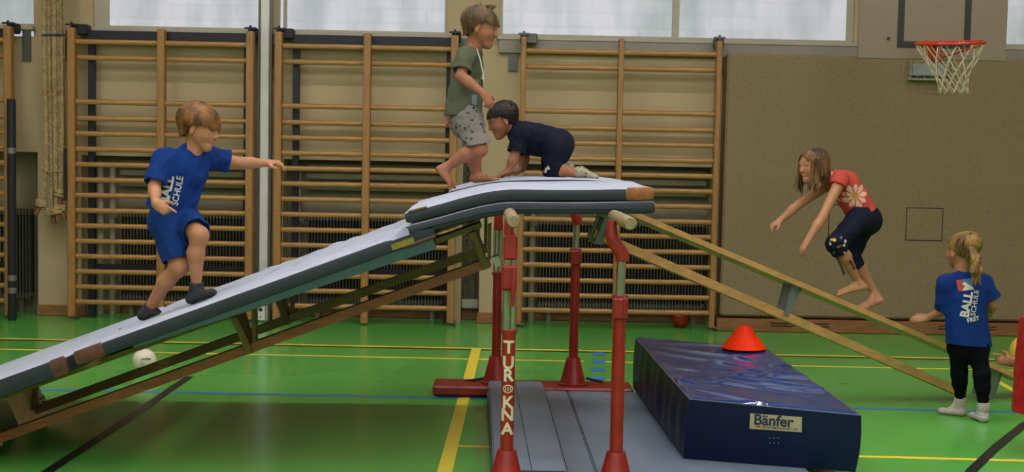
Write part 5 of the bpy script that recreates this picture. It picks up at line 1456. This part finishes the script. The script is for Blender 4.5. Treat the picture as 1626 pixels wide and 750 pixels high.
# ---------------------------------------------------------------- child at the right edge with a yellow ball
def child_edge():
    S = .84
    bx, by = 3.00, 7.42
    pel, chest, neck = V(bx, by, .44), V(bx, by, .66), V(bx-.01, by, .77)
    shN, elN, wrN = V(bx+.02, by-.12, .73), V(bx+.10, by-.16, .56), V(bx+.12, by-.10, .42)
    shF, elF, wrF = V(bx+.0, by+.12, .73), V(bx+.02, by+.165, .57), J(1607, 576, 7.60)
    t = person((bx, by, 0), 'child in red bib at the right edge reaching for the yellow ball')
    tf = nz(V(-1, 0, 0)); H = Head(V(bx-.03, by, .92), V(-.95, 0, -.25), V(0, 0, 1), .20)
    hpN, knN, anN = V(bx, by-.06, .42), V(bx+.01, by-.07, .24), V(bx+.03, by-.07, .055)
    hpF, knF, anF = V(bx, by+.06, .42), V(bx+.04, by+.07, .24), V(bx+.08, by+.07, .055)
    F = Field(*bounds([pel, H.c, wrF, J(1562, 545, 7.56), anN, anF, wrN], .14))
    torso(F, pel, chest, neck, tf, (shN, shF), (hpN, hpF), S); H.build(F, neck, .035); arm(F, shN, elN, wrN, .9); arm(F, shF, elF, wrF, .9)
    hand(F, wrN, V(-.2, 0, -1), V(0, -1, 0), V(-1, 0, 0), .4, .9)
    hand(F, wrF, V(-.95, -.1, .25), V(-.1, -.9, .35), V(.05, .1, 1), .75, 1.0, thumb=.9, point=True)
    leg(F, hpN, knN, anN, .88); leg(F, hpF, knF, anF, .88)
    for an in (anN, anF): bare_foot(F, an, V(an[0]+.03, an[1], .002), V(an[0]-.11, an[1], .002), V(0, 0, 1), .86)
    finish_body(F, t, H, skinbase)
    B = Field(*bounds([V(bx, by, .25), chest, shN, shF, neck], .2))
    B.cone(V(bx-.02, by, .70), V(bx-.0, by, .15), .118, .160, .02, (V(0, 1, 0), 1.0)); torso(B, pel, chest, neck, tf, (shN, shF), (), S, .012)
    B.ripple(.004, .08, 61, V(0, 0, 1)); B.plane(V(bx, by, .235), V(0, 0, -1), hollow=.04); B.plane(V(bx, by, .755), V(0, 0, 1))
    B.cone(neck, neck+V(-.02, 0, .1), .045, .06, .008, sub=True)
    link('bib', B.mesh('bib', red_bib, ORG(t)), t)
    az = [0, .6, 1.3, 1.8, math.pi]; hv = [.16, .12, .0, -.22, -.3]
    cap_hair(H, MATS['hair_chestnut'], t, lambda a: float(np.interp(a, az, hv)), 33, 70, .045, (-.1, 0), .034); H.eyes(t)
child_edge()
yb = Vector(J(1634, 561, 7.75))
ym = M('ball_yellow', 'c9a02e', .4, var=.08)
t = ball_thing('toy_ball', yb, .108, ym, 'yellow ball with red spots held at the right edge')
rs = np.random.RandomState(4)
for dv in ((-.75, -1, .55), (-.9, -.75, .1), (-.2, -1, .8), (.5, -1, .2), (-.35, -1, -.3), (.2, -.3, 1)):
    on_ball('spot', [(0, 0)]+[(math.cos(j*math.pi/6)*.020*rs.uniform(.7, 1.1), math.sin(j*math.pi/6)*.020*rs.uniform(.7, 1.1)) for j in range(12)], [(0, j+1, (j+1) % 12+1) for j in range(12)], yb, .108, Vector(dv), EZ, M('ball_spot_red', 'a82a1c', .45), t)
